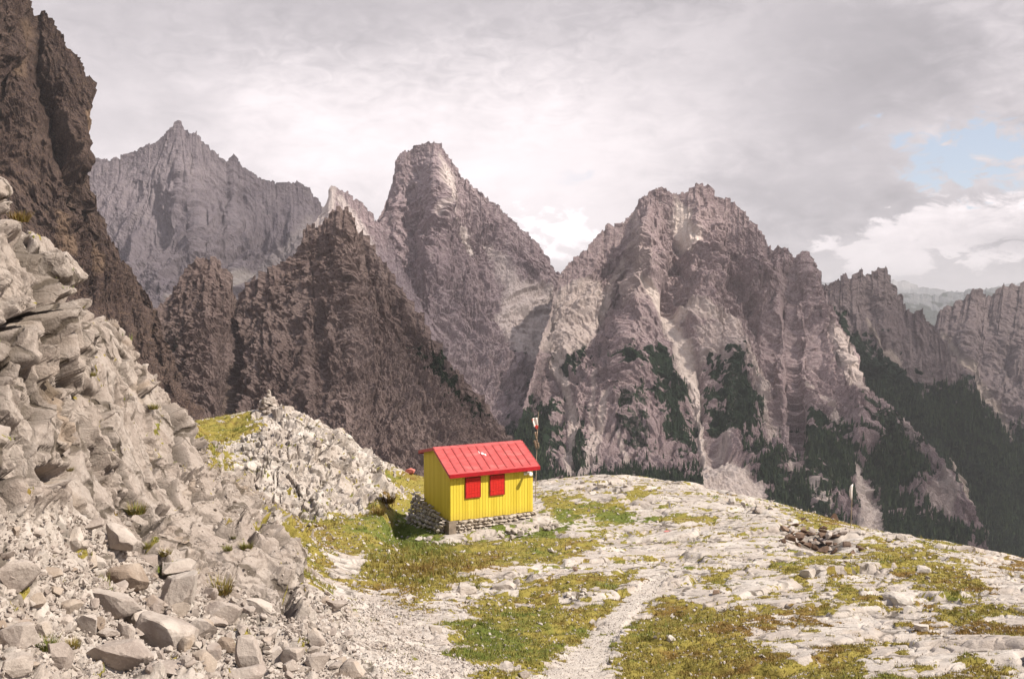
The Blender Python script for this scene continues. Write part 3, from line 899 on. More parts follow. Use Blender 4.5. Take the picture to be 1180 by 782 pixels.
# hazy mountain behind
sk = [(20, 205, 3200), (60, 196, 3200), (100, 184, 3200), (130, 183, 3200), (150, 176, 3200), (175, 166, 3200), (194, 152, 3200), (206, 140, 3200), (213, 147, 3200), (221, 157, 3200), (228, 151, 3200), (233, 163, 3200), (250, 179, 3200),
      (261, 186, 3200), (268, 178, 3200), (280, 191, 3200), (300, 206, 3200), (325, 212, 3200), (345, 209, 3200), (360, 222, 3200), (373, 241, 3200), (400, 290, 3150), (450, 380, 3000)]
mountain('hazy_mountain', foot(sk, lambda x: x + (x - 240) * .2, 520, 2300), MM_hazy, 420, 260, 260, 70, 17, 251, 1.35, jag=3,
         scree=[([(190, 345), (215, 320), (262, 318), (300, 318), (270, 345), (230, 370), (190, 362)], .8), ([(355, 255, 6), (340, 290, 10), (300, 320, 8)], .35)],
         carve=[([(207, 142, 14), (225, 220, 20), (240, 300, 24)], 45), ([(150, 180, 14), (190, 260, 20), (210, 330, 16)], -45), ([(270, 190, 12), (300, 290, 14)], -30)])
# pale spur between the hazy mountain and the tall peak
sk = [(330, 320, 2550), (352, 272, 2580), (368, 246, 2600), (376, 232, 2600), (384, 212, 2600), (390, 219, 2600), (400, 221, 2600), (412, 231, 2600), (422, 238, 2600), (434, 254, 2600), (446, 268, 2600), (470, 320, 2550), (500, 380, 2500)]
mountain('pale_spur', foot(sk, lambda x: x + (x - 400) * .3, 560, 2000), MM_peak, 260, 240, 150, 40, 13, 263, 1.3, jag=3,
         scree=[([(384, 215, 5), (372, 250, 12), (362, 280, 12)], .7), ([(392, 225, 4), (408, 250, 6), (425, 290, 10)], .7)])
# tall peak
sk = [(380, 400, 2700), (405, 330, 2800), (425, 275, 2900), (438, 248, 2950), (446, 226, 3000), (456, 194, 3000), (459, 179, 3000), (466, 174, 3000), (474, 175, 3000), (477, 170, 3000), (486, 166, 3000), (499, 164, 3000), (508, 167, 3000), (514, 177, 3000), (522, 188, 3000), (530, 201, 3000), (545, 216, 3000), (560, 226, 3000), (580, 244, 3000), (600, 262, 3000), (618, 279, 3000), (632, 300, 3000), (648, 322, 3000), (690, 400, 2950), (740, 480, 2900)]
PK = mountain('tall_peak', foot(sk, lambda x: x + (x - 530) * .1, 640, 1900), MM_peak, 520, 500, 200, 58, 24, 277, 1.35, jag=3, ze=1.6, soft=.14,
         scree=[([(506, 178), (516, 188), (527, 205), (529, 242), (512, 240), (505, 215)], .85), ([(520, 242, 4), (535, 262, 5), (545, 290, 3)], .8), ([(512, 240, 3), (500, 262, 3)], .5),  # first polygon: sunlit white face, its brightness painted as pale rock
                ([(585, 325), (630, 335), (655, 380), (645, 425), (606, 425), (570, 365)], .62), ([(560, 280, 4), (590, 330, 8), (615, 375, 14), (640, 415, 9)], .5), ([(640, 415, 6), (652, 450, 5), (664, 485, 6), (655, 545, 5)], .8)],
         carve=[([(500, 166, 11), (505, 240, 14), (500, 320, 20)], 85), ([(475, 180, 12), (470, 260, 14), (480, 340, 18)], -40), ([(535, 215, 10), (540, 270, 14), (570, 340, 20)], -50), ([(560, 230, 14), (600, 330, 20)], 25), ([(440, 250, 14), (470, 380, 24)], 30)],
         veg=[([(600, 468), (640, 460), (650, 500), (648, 640), (596, 640)], 1), ([(560, 500), (596, 480), (600, 640), (560, 640)], .55), ([(596, 410), (626, 404), (640, 440), (630, 465), (604, 460)], .5)])
# massif
sk = [(560, 640, 1900), (585, 540, 2150), (605, 460, 2350), (622, 400, 2500), (636, 345, 2650), (648, 314, 2700), (661, 299, 2720), (676, 285, 2740), (690, 269, 2760), (700, 259, 2780), (720, 256, 2790), (728, 248, 2800), (735, 231, 2800), (750, 221, 2800), (764, 216, 2800), (775, 223, 2800), (790, 222, 2800),
      (802, 214, 2800), (810, 212, 2800), (820, 216, 2800), (828, 229, 2800), (840, 228, 2800), (850, 238, 2800), (862, 250, 2780), (870, 261, 2760), (881, 272, 2740), (889, 287, 2720), (896, 284, 2700), (906, 287, 2690), (912, 291, 2680), (917, 301, 2680), (922, 292, 2680), (930, 290, 2680), (937, 299, 2680), (942, 321, 2660), (956, 346, 2620),
      (968, 374, 2570), (984, 402, 2500), (996, 445, 2430), (1030, 470, 2380), (1058, 498, 2300), (1086, 530, 2200), (1112, 566, 2100), (1132, 615, 2000), (1150, 690, 1900)]
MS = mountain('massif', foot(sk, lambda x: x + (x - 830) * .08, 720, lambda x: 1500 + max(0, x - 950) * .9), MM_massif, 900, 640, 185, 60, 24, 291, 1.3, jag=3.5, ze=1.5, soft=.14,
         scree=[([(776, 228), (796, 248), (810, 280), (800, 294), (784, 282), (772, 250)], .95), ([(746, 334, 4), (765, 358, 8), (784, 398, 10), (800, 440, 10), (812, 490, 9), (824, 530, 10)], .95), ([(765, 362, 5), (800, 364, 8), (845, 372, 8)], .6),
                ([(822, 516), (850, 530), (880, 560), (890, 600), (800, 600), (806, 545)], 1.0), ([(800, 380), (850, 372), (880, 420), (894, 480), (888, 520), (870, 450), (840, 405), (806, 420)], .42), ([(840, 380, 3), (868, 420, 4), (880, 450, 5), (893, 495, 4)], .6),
                ([(950, 376), (984, 392), (994, 455), (976, 462), (958, 430)], .62), ([(640, 335), (690, 318), (706, 345), (676, 400), (648, 416), (620, 400)], .62), ([(720, 300, 4), (700, 340, 6), (672, 385, 8)], .4), ([(816, 380, 4), (840, 420, 4), (846, 460, 5), (836, 510, 7)], .45), ([(690, 355, 5), (664, 400, 8), (640, 420, 8), (652, 455, 6), (662, 490, 7), (656, 550, 5)], .7),  # first polygon: buttress in sun, the sunlight painted in as pale tone
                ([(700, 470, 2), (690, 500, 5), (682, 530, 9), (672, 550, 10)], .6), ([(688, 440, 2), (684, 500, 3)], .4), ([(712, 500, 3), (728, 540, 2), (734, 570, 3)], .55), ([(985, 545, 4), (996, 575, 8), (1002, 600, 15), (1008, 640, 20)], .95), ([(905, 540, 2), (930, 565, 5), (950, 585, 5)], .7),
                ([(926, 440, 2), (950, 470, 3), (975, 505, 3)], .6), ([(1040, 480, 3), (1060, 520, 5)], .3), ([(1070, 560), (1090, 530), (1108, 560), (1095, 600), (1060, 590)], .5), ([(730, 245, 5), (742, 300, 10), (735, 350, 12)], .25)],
         carve=[([(745, 225, 9), (752, 300, 15), (735, 380, 22), (720, 470, 28)], 95), ([(800, 218, 14), (820, 300, 20), (800, 350, 16)], 30), ([(760, 225, 8), (785, 285, 12), (770, 340, 14)], -60), ([(765, 350, 10), (800, 430, 14), (820, 520, 18)], -80), ([(834, 226, 8), (850, 320, 12), (880, 400, 16), (895, 500, 14)], -55),
                ([(870, 265, 12), (880, 340, 16), (905, 430, 20)], 35), ([(914, 296, 5), (908, 350, 8), (912, 440, 9), (925, 520, 11)], -110), ([(930, 292, 8), (945, 350, 13), (975, 440, 20), (985, 520, 18)], 60), ([(690, 275, 12), (700, 340, 20), (680, 400, 16)], -40), ([(845, 410, 20), (860, 480, 28)], 45),
                ([(640, 420, 8), (655, 470, 8), (660, 560, 10)], -40), ([(985, 540, 10), (1000, 620, 16)], -30), ([(1020, 470, 14), (1050, 560, 20)], 40)],
         veg=[([(636, 432), (650, 412), (672, 400), (676, 412), (662, 430), (644, 438)], .9), ([(734, 428), (748, 424), (764, 402), (782, 420), (800, 470), (806, 540), (790, 530), (778, 500), (760, 470)], .85), ([(820, 430), (832, 410), (850, 408), (872, 440), (884, 480), (880, 500), (846, 506), (826, 486)], 1),
              ([(500, 470), (645, 462), (650, 640), (520, 660)], 1), ([(664, 492), (676, 486), (680, 545), (672, 640), (660, 640)], 1), ([(690, 548), (740, 530), (770, 540), (812, 555), (800, 600), (830, 700), (660, 700), (680, 570)], 1), ([(716, 462), (740, 470), (760, 500), (740, 520), (720, 500)], .55), ([(884, 545), (930, 560), (960, 590), (990, 600), (985, 700), (840, 700), (870, 590)], 1.2), ([(862, 500), (900, 500), (915, 560), (870, 560)], .6),
              ([(930, 470), (958, 490), (985, 540), (990, 590), (950, 575), (925, 540)], .8), ([(990, 450), (1050, 490), (1075, 540), (1050, 590), (1010, 580), (990, 540)], .62), ([(1005, 590), (1060, 596), (1100, 600), (1180, 720), (1010, 720)], 1.2), ([(1010, 540), (1050, 560), (1060, 600), (1010, 600)], 1)])
# spires on the right
sk = [(890, 400, 3000), (920, 350, 3080), (938, 334, 3100), (948, 327, 3100), (956, 330, 3100), (963, 321, 3100), (968, 325, 3100), (975, 315, 3100), (981, 318, 3100), (986, 311, 3100), (991, 309, 3100), (996, 316, 3100), (1003, 317, 3100), (1010, 309, 3100), (1018, 309, 3100), (1024, 318, 3100), (1033, 338, 3100), (1043, 354, 3080), (1053, 360, 3060), (1060, 356, 3050), (1068, 367, 3040), (1076, 378, 3030), (1088, 394, 3000), (1110, 430, 2950), (1140, 474, 2880), (1180, 526, 2780), (1240, 600, 2600), (1300, 700, 2400)]
SP = mountain('spire_ridge', foot(sk, lambda x: x + (x - 1000) * .2, 740, 2100), MM_spire, 520, 420, 170, 55, 18, 307, 1.35, jag=4,
         scree=[([(1000, 365, 2), (1020, 395, 3), (1040, 418, 2)], .7), ([(1060, 455, 2), (1075, 490, 3), (1095, 530, 2)], .5), ([(1100, 520, 3), (1112, 545, 6), (1120, 580, 7), (1120, 630, 5)], .95)],
         carve=[([(990, 312, 5), (995, 350, 7)], -30), ([(1000, 320, 5), (1004, 360, 6)], -30), ([(975, 318, 5), (978, 350, 7)], 18), ([(1016, 310, 6), (1030, 360, 9)], 30), ([(1060, 400, 14), (1120, 560, 20)], -40)],
         veg=[([(940, 355), (965, 358), (985, 380), (1010, 395), (1060, 430), (1100, 500), (1120, 560), (1180, 560), (1300, 760), (960, 760), (985, 440), (958, 380)], 1.05), ([(1060, 440), (1110, 440), (1300, 600), (1300, 760), (1100, 760)], 1.3)])
# dark ridge at the right edge
sk = [(1010, 480, 3500), (1040, 420, 3600), (1066, 388, 3700), (1078, 376, 3700), (1086, 358, 3700), (1097, 352, 3700), (1104, 347, 3700), (1113, 342, 3700), (1122, 332, 3700), (1130, 335, 3700), (1136, 342, 3700), (1146, 338, 3700), (1156, 328, 3700), (1164, 326, 3700), (1172, 330, 3700), (1182, 324, 3700), (1200, 322, 3700), (1260, 300, 3700), (1340, 270, 3700), (1500, 280, 3700), (1700, 300, 3700)]
RD = mountain('dark_ridge', foot(sk, lambda x: x - 60 + (x - 1150) * .1, 720, 2300), MM_spire, 460, 420, 180, 60, 18, 331, 1.3, jag=4,
         scree=[([(1085, 385, 3), (1110, 420, 5), (1135, 455, 5), (1152, 485, 5), (1168, 515, 4), (1178, 550, 4), (1180, 600, 4)], .8)],
         carve=[([(1100, 355, 8), (1130, 460, 12)], 30), ([(1136, 345, 6), (1150, 400, 8), (1165, 440, 10)], -35), ([(1160, 330, 7), (1180, 420, 10)], 30)],
         veg=[([(1040, 440), (1110, 440), (1150, 490), (1180, 495), (1260, 480), (1700, 500), (1700, 760), (1000, 760)], 1.3)])
# blue ranges on the horizon
sk = [(700, 350, 13000), (800, 345, 13000), (900, 345, 13000), (950, 330, 13000), (990, 332, 13000), (1040, 338, 13000), (1075, 340, 13000), (1110, 335, 13000), (1145, 332, 13000), (1180, 330, 13000), (1300, 325, 13000), (1600, 330, 13000)]
mountain('blue_range', foot(sk, lambda x: x, 470, 9000), MM_far, 300, 60, 1500, 160, 60, 347, 1.2, jag=3, veg=[([(600, 352), (1700, 345), (1700, 480), (600, 480)], .8)])
sk = [(700, 340, 21000), (950, 326, 21000), (1025, 322, 21000), (1040, 324, 21000), (1060, 330, 21000), (1100, 336, 21000), (1140, 333, 21000), (1165, 326, 21000), (1180, 325, 21000), (1300, 318, 21000), (1600, 330, 21000)]
mountain('far_range', foot(sk, lambda x: x, 440, 16000), MM_far, 300, 40, 2000, 160, 60, 359, 1.2, jag=2, scree=[([(1020, 318), (1050, 320), (1060, 332), (1030, 332)], .6)])

# valley floor: one sheet to the horizon
gx = np.linspace(-26000, 26000, 120); gy = np.concatenate([np.linspace(-3000, 4000, 60), np.linspace(4300, 32000, 50)])
GX, GY = np.meshgrid(gx, gy, indexing='ij')
vz = -740 + 40 * fbm(np.stack([GX.ravel() / 1500, GY.ravel() / 1500, np.zeros(GX.size)], -1), 3, 71).reshape(GX.shape)
vm = mesh_np('valley_floor', np.stack([GX, GY, vz], -1), grid_quads(*GX.shape), True)
MM_valley = mountain_mat('valley_forest', (.03, .04, .022), (.045, .052, .028), (.02, .026, .016), (.09, .085, .06), 300)
attr(vm, 'scree', np.zeros(GX.size)); attr(vm, 'veg', np.zeros(GX.size))
tag(link('valley_floor', vm, MM_valley), kind='structure')

# ------------------------------------------------------------------ air and cloud
def box_mesh(name, lo, hi):
    v = [(x, y, z) for x in (lo[0], hi[0]) for y in (lo[1], hi[1]) for z in (lo[2], hi[2])]
    q = [(0, 1, 3, 2), (4, 6, 7, 5), (0, 4, 5, 1), (2, 3, 7, 6), (0, 2, 6, 4), (1, 5, 7, 3)]
    return mesh_np(name, v, q, False)


hm = bpy.data.materials.new('air'); hm.use_nodes = True
HT = NT(hm.node_tree)
ho = HT.n('ShaderNodeOutputMaterial'); hv = HT.n('ShaderNodeVolumePrincipled')
hv.inputs['Color'].default_value = (.97, .965, 1.0, 1); hv.inputs['Density'].default_value = 4.4e-5
hv.inputs['Anisotropy'].default_value = .1
HT.l(hv.outputs[0], ho.inputs['Volume'])
tag(link('haze', box_mesh('haze', (-26100, -3100, -860), (26100, 32100, 640)), hm), kind='stuff')

SUNGAPS = []
for px_, py_, Y_, r_ in ((517, 205, 3000, 230), (795, 262, 2720, 200), (970, 420, 2500, 170), (390, 235, 2600, 130), (395, 260, 2600, 110), (180, 160, 3150, 480)):
    p_ = px2w(px_, py_, Y_); k_ = (1100 - p_[2]) / SUN_DIR.z
    SUNGAPS.append((p_[0] + SUN_DIR.x * k_, p_[1] + SUN_DIR.y * k_, r_))

# broken cloud deck over the mountains, which keeps most of the sun off them
cu = np.linspace(-2400, 5200, 150); cv = np.linspace(260, 3500, 90)
CX, CY = np.meshgrid(cu, cv, indexing='ij')
cq = np.stack([CX.ravel(), CY.ravel(), np.zeros(CX.size)], -1)
cn = fbm(cq / 900, 5, 401, .55)
edge = (sstep(CX, -2400, -1700) * sstep(CX, 5200, 4300) * sstep(CY, 260, 620) * sstep(CY, 3500, 3000)).ravel()
dens = np.clip((.62 + .55 * cn), 0, 1)
for (hx_, hy_, rr_) in SUNGAPS if 'SUNGAPS' in globals() else ():
    dens *= 1 - np.exp(-((cq[:, 0] - hx_) ** 2 + (cq[:, 1] - hy_) ** 2) / rr_ ** 2)
dens *= edge
zb = 1050 + 40 * cn; zt = zb + 20 + 150 * dens + 40 * fbm(cq / 300, 4, 403)
vb = np.concatenate([np.stack([cq[:, 0], cq[:, 1], zb], -1), np.stack([cq[:, 0], cq[:, 1], np.maximum(zt, zb + 5)], -1)])
qb = grid_quads(*CX.shape); n0 = CX.size
rim = np.concatenate([np.arange(n0).reshape(CX.shape)[:, 0], np.arange(n0).reshape(CX.shape)[-1, :], np.arange(n0).reshape(CX.shape)[::-1, -1], np.arange(n0).reshape(CX.shape)[0, ::-1]])
side = np.stack([rim[:-1], rim[1:], rim[1:] + n0, rim[:-1] + n0], -1)
cme = mesh_np('cloud_deck', vb, np.concatenate([qb, qb[:, ::-1] + n0, side]), True)
attr(cme, 'cover', np.concatenate([dens, dens]))
cm = bpy.data.materials.new('cloud'); cm.use_nodes = True
CT = NT(cm.node_tree)
co_ = CT.n('ShaderNodeOutputMaterial'); tr = CT.n('ShaderNodeBsdfTransparent'); tl = CT.n('ShaderNodeBsdfTranslucent')
tl.inputs['Color'].default_value = (.92, .92, .94, 1)
cmx = CT.n('ShaderNodeMixShader')
CT.l(CT.m('MULTIPLY', get_attr(CT, 'cover'), .58, clamp=True), cmx.inputs[0])
CT.l(tr.outputs[0], cmx.inputs[1]); CT.l(tl.outputs[0], cmx.inputs[2]); CT.l(cmx.outputs[0], co_.inputs['Surface'])
tag(link('cloud_deck', cme, cm), kind='stuff')


# ------------------------------------------------------------------ materials of the built things
def plain_mat(name, col, rough=.7, var=.15, scale=6.0, dirt=None, stretch=(1, 1, 1), bmp=.0, spec=.3):
    m, T, b, o = material(name)
    P = T.vscale(obj_pos(T), stretch)
    s = T.noise(P, scale, 5, .6, .3)
    c = T.mix(T.step(s, .35, .68), tuple(x * (1 - var) for x in col), tuple(min(1, x * (1 + var)) for x in col))
    if dirt:
        c = T.mix(T.m('MULTIPLY', T.step(T.noise(P, scale * .35, 5, .65, .6), .52, .72), .6), c, dirt)
    T.l(c, b.inputs['Base Color'])
    b.inputs['Roughness'].default_value = rough
    b.inputs['Specular IOR Level'].default_value = spec
    if bmp:
        bump(T, b, s, bmp, .01)
    return m


def rock_mat(name, lo, hi, stain, ochre=.35):
    m, T, b, o = material(name)
    P = geo_pos(T)
    s1 = T.noise(P, 1.3, 6, .6, .4); s2 = T.noise(P, 6.0, 6, .66); s3 = T.noise(P, 26, 4, .7)
    rnd = T.n('ShaderNodeObjectInfo').outputs['Random']
    c = T.mix(T.step(T.m('ADD', s1, T.m('MULTIPLY', T.m('SUBTRACT', rnd, .5), .25)), .32, .68), lo, hi)
    c = T.mix(T.m('MULTIPLY', T.step(s2, .52, .72), .55), c, stain)
    c = T.mix(T.m('MULTIPLY', T.step(s3, .5, .72), .35), c, tuple(min(1, x * 1.3) for x in hi))
    c = T.mix(T.m('MULTIPLY', T.step(T.noise(P, .9, 4, .6, .5), .58, .74), ochre), c, (.27, .17, .085))
    T.l(c, b.inputs['Base Color'])
    bump(T, b, T.m('ADD', T.m('MULTIPLY', s2, .7), T.m('MULTIPLY', s3, .35)), .8, .04)
    b.inputs['Roughness'].default_value = .95
    b.inputs['Specular IOR Level'].default_value = .1
    return m


M_ROCK = rock_mat('limestone_block', (.28, .23, .20), (.43, .375, .33), (.17, .135, .115))  # darker tone includes the weaker light of the left foreground
M_BROWN = rock_mat('stained_limestone', (.235, .18, .14), (.40, .335, .28), (.12, .09, .068), .6)
M_RUST = rock_mat('broken_brown_rock', (.085, .050, .034), (.22, .155, .115), (.03, .02, .015), .3)
M_MASON = rock_mat('field_stone', (.30, .25, .205), (.42, .365, .31), (.15, .12, .095), .3)

# ------------------------------------------------------------------ the hut
hut = bpy.data.objects.new('mountain_hut', None); COL.objects.link(hut)
hut.location = tuple(HUT_O); hut.rotation_euler = (0, 0, HUT_A)
tag(hut, 'small yellow board hut with red metal roof and two red shutters on stone footing', 'hut')
L_, W_, ZB = 3.86, 2.6, .60
YR, ZR, YE, ZE, YF, ZF = 1.30, 3.42, -.24, 2.53, W_ + .22, 3.10


def roof_z(y):
    return ZE + (ZR - ZE) * (y - YE) / (YR - YE) if y <= YR else ZR + (ZF - ZR) * (y - YR) / (YF - YR)


def paint_mat():
    m, T, b, o = material('yellow_painted_boards')
    P = obj_pos(T)
    brd = get_attr(T, 'board')
    c = T.mix(brd, (.575, .435, .042), (.67, .53, .06))
    st = T.noise(T.vscale(P, (9, 9, .7)), 1.6, 6, .65, .3)
    c = T.mix(T.m('MULTIPLY', T.step(st, .52, .74), .5), c, (.50, .33, .02))
    sp = T.n('ShaderNodeSeparateXYZ'); T.l(P, sp.inputs[0])
    low = T.m('MULTIPLY', T.step(T.m('SUBTRACT', sp.outputs[2], T.m('MULTIPLY', T.noise(P, 3, 4, .6), .5)), .75, .30), .35)
    c = T.mix(low, c, (.42, .29, .06))
    T.l(c, b.inputs['Base Color'])
    b.inputs['Roughness'].default_value = .55
    bump(T, b, T.noise(T.vscale(P, (14, 14, 1)), 3, 4, .6), .3, .01)
    return m


M_YEL = paint_mat()
rng = random.Random(5)


def board_wall(name, p0, p1, zlo, ztop, parent, bw=.135):
    """vertical boards from p0 to p1 (plan), outside on the right-hand side of the walk; ztop is a function of the fraction along"""
    d = Vector((p1[0] - p0[0], p1[1] - p0[1], 0)); ln = d.length; d.normalize(); nrm = Vector((d.y, -d.x, 0))
    n = max(1, round(ln / bw)); vs = []; fs = []; bt = []
    for k in range(n):
        a0, a1 = k / n * ln, (k + 1) / n * ln; g = .005
        push = rng.uniform(0, .004); tone_ = rng.random(); z0 = zlo + rng.uniform(-.02, .01)
        prof = [(a0, -.004), (a0 + g, .004 + push), (a0 + g * 1.6, .008 + push), (a1 - g * 1.6, .008 + push), (a1 - g, .004 + push), (a1, -.004)]
        base = len(vs)
        for s_, o_ in prof:
            q = Vector((p0[0], p0[1], 0)) + d * s_ + nrm * o_
            vs += [(q.x, q.y, z0), (q.x, q.y, ztop(s_ / ln))]; bt += [tone_, tone_]
        for e in range(len(prof) - 1):
            i = base + 2 * e
            fs.append((i, i + 2, i + 3, i + 1))
    # the inner skin and the edges make the wall solid
    base = len(vs)
    for s_ in (0, ln / 2, ln):
        q = Vector((p0[0], p0[1], 0)) + d * s_ - nrm * .05
        vs += [(q.x, q.y, zlo), (q.x, q.y, ztop(s_ / ln))]; bt += [.5, .5]
    fs += [(base + 1, base + 3, base + 2, base), (base + 3, base + 5, base + 4, base + 2)]
    me_ = mesh_np(name, vs, fs, False)
    attr(me_, 'board', bt)
    return link(name, me_, M_YEL, parent)


board_wall('wall', (0, 0), (L_, 0), ZB, lambda f: roof_z(0) - .05, hut)
board_wall('wall', (L_, W_), (0, W_), ZB, lambda f: roof_z(W_) - .05, hut)
gl = lambda f: roof_z(W_ * (1 - f)) - .05
board_wall('wall', (0, W_), (0, 0), ZB, gl, hut)
board_wall('wall', (L_, 0), (L_, W_), ZB, lambda f: roof_z(W_ * f) - .05, hut)


def bm_obj(name, bm, mat, parent=None, smooth=False):
    me_ = bpy.data.meshes.new(name); bm.normal_update(); bm.to_mesh(me_); bm.free()
    for p in me_.polygons:
        p.use_smooth = smooth
    if isinstance(mat, (list, tuple)):
        for m in mat: me_.materials.append(m)
        return link(name, me_, None, parent)
    return link(name, me_, mat, parent)


def add_box(bm, lo, hi, mi=0, M=None):
    r = bmesh.ops.create_cube(bm, size=1.0)
    for v in r['verts']:
        c = Vector([lo[i] + (v.co[i] + .5) * (hi[i] - lo[i]) for i in range(3)])
        v.co = M @ c if M is not None else c
    for f in {f for v in r['verts'] for f in v.link_faces}:
        f.material_index = mi
    return r['verts']


def add_hexa(bm, pts, mi=0):
    """box from 4 bottom + 4 top corners"""
    v = [bm.verts.new(p) for p in pts]
    for q in ((3, 2, 1, 0), (4, 5, 6, 7), (0, 1, 5, 4), (1, 2, 6, 5), (2, 3, 7, 6), (3, 0, 4, 7)):
        f = bm.faces.new([v[i] for i in q]); f.material_index = mi


M_ROOF = plain_mat('red_roof_sheet', (.45, .076, .073), .55, .18, 3.0, (.48, .17, .15), (1, 3, 1), 0, .28)
M_SEAM = plain_mat('dark_seam', (.16, .018, .026), .6, .2)
M_RED = plain_mat('red_gloss_paint', (.34, .008, .014), .5, .15, 5)
M_SHUT = plain_mat('red_shutter_paint', (.52, .018, .012), .6, .18, 8, None, (1, 1, 8), .3)
M_SHUT_D = plain_mat('dark_red_frame', (.26, .012, .012), .6, .2)
M_WHITE = plain_mat('white_plastic', (.78, .76, .74), .5, .08)
M_CONC = plain_mat('old_concrete', (.22, .175, .135), .95, .25, 5, (.12, .095, .07), (1, 1, 1), .5)
X0, X1 = -.14, L_ + .20


def slab(bm, y0, z0, y1, z1, x0, x1, th, mi=0):
    add_hexa(bm, [(x0, y0, z0 - th), (x1, y0, z0 - th), (x1, y1, z1 - th), (x0, y1, z1 - th), (x0, y0, z0), (x1, y0, z0), (x1, y1, z1), (x0, y1, z1)], mi)


bm = bmesh.new()
slab(bm, YE, ZE, YR, ZR, X0, X1, .035); slab(bm, YR, ZR, YF, ZF, X0, X1, .035)
ns = 11
sl = (ZR - ZE) / (YR - YE)
for k in range(1, ns):                                  # standing seams, a dark joint beside each
    x = X0 + (X1 - X0) * k / ns
    slab(bm, YE + .10, roof_z(YE + .10) + .030, YR - .03, roof_z(YR - .03) + .030, x - .012, x + .012, .030, 0)
    slab(bm, YE + .10, roof_z(YE + .10) + .006, YR - .03, roof_z(YR - .03) + .006, x + .013, x + .045, .005, 1)
    slab(bm, YR + .03, roof_z(YR + .03) + .030, YF - .05, roof_z(YF - .05) + .030, x - .012, x + .012, .030, 0)
add_hexa(bm, [(X0, YR - .12, roof_z(YR - .12) + .004), (X1, YR - .12, roof_z(YR - .12) + .004), (X1, YR + .12, roof_z(YR + .12) + .004), (X0, YR + .12, roof_z(YR + .12) + .004),
              (X0, YR - .10, roof_z(YR - .10) + .04), (X1, YR - .10, roof_z(YR - .10) + .04), (X1, YR + .10, roof_z(YR + .10) + .04), (X0, YR + .10, roof_z(YR + .10) + .04)])
roof = bm_obj('roof', bm, [M_ROOF, M_SEAM], hut)
for ya, za in ((YE - .028, ZE), (YF + .003, ZF)):
    bm = bmesh.new(); add_box(bm, (X0 - .01, ya, za - .145), (X1 + .01, ya + .025, za + .012))
    bm_obj('fascia', bm, M_RED, roof)
for x in (X0 - .024, X1 + .003):
    for y0_, z0_, y1_, z1_ in ((YE, ZE, YR, ZR), (YR, ZR, YF, ZF)):
        bm = bmesh.new(); slab(bm, y0_, z0_ + .016, y1_, z1_ + .016, x, x + .02, .13)
        bm_obj('barge_board', bm, M_ROOF, roof)
bm = bmesh.new()                                        # pale repair patch high on the roof
for (x, y, w, h) in ((1.72, .78, .05, .12), (1.80, .70, .10, .10), (1.92, .62, .06, .10)):
    slab(bm, y, roof_z(y) + .014, y + h, roof_z(y + h) + .014, x, x + w, .012)
tag(bm_obj('roof_patch', bm, M_WHITE, roof), 'small white patch on the red roof sheet')
for x0 in (.66, 1.78):                                   # shutters
    bm = bmesh.new(); w, h, z0 = .70, .86, 1.46
    nb_ = 5
    for k in range(nb_):
        add_box(bm, (x0 + .03 + k * (w - .06) / nb_ + .004, -.062, z0 + .03), (x0 + .03 + (k + 1) * (w - .06) / nb_ - .004, -.034, z0 + h - .03))
    add_box(bm, (x0 + .02, -.036, z0 + .02), (x0 + w - .02, -.026, z0 + h - .02))
    sh = bm_obj('shutter', bm, M_SHUT, hut)
    bm = bmesh.new()
    for lo, hi in (((x0, z0), (x0 + .035, z0 + h)), ((x0 + w - .035, z0), (x0 + w, z0 + h)), ((x0 + .035, z0), (x0 + w - .035, z0 + .035)), ((x0 + .035, z0 + h - .035), (x0 + w - .035, z0 + h))):
        add_box(bm, (lo[0], -.07, lo[1]), (hi[0], -.024, hi[1]))
    bm_obj('frame', bm, M_SHUT_D, sh)
    for zz in (z0 + .2, z0 + h - .22):
        bm = bmesh.new(); add_box(bm, (x0 + .05, -.072, zz), (x0 + w - .05, -.063, zz + .05))
        bm_obj('batten', bm, M_SHUT, sh)
bm = bmesh.new()
add_box(bm, (-.03, -.05, -.35), (.25, .22, ZB - .01))
bmesh.ops.bevel(bm, geom=bm.edges[:], offset=.02, segments=1, affect='EDGES')
bm_obj('corner_post', bm, M_CONC, hut)
bm = bmesh.new()                                         # white vent pipe under the eave
bmesh.ops.create_cone(bm, cap_ends=True, segments=14, radius1=.06, radius2=.06, depth=.42, matrix=Matrix.Translation((3.50, -.20, 2.30)) @ Matrix.Rotation(math.pi / 2, 4, 'X'))
bmesh.ops.create_cone(bm, cap_ends=True, segments=14, radius1=.085, radius2=.085, depth=.10, matrix=Matrix.Translation((3.50, -.44, 2.30)) @ Matrix.Rotation(math.pi / 2, 4, 'X'))
add_box(bm, (3.42, -.026, 2.18), (3.58, -.018, 2.42))
bm_obj('vent_pipe', bm, M_WHITE, hut)


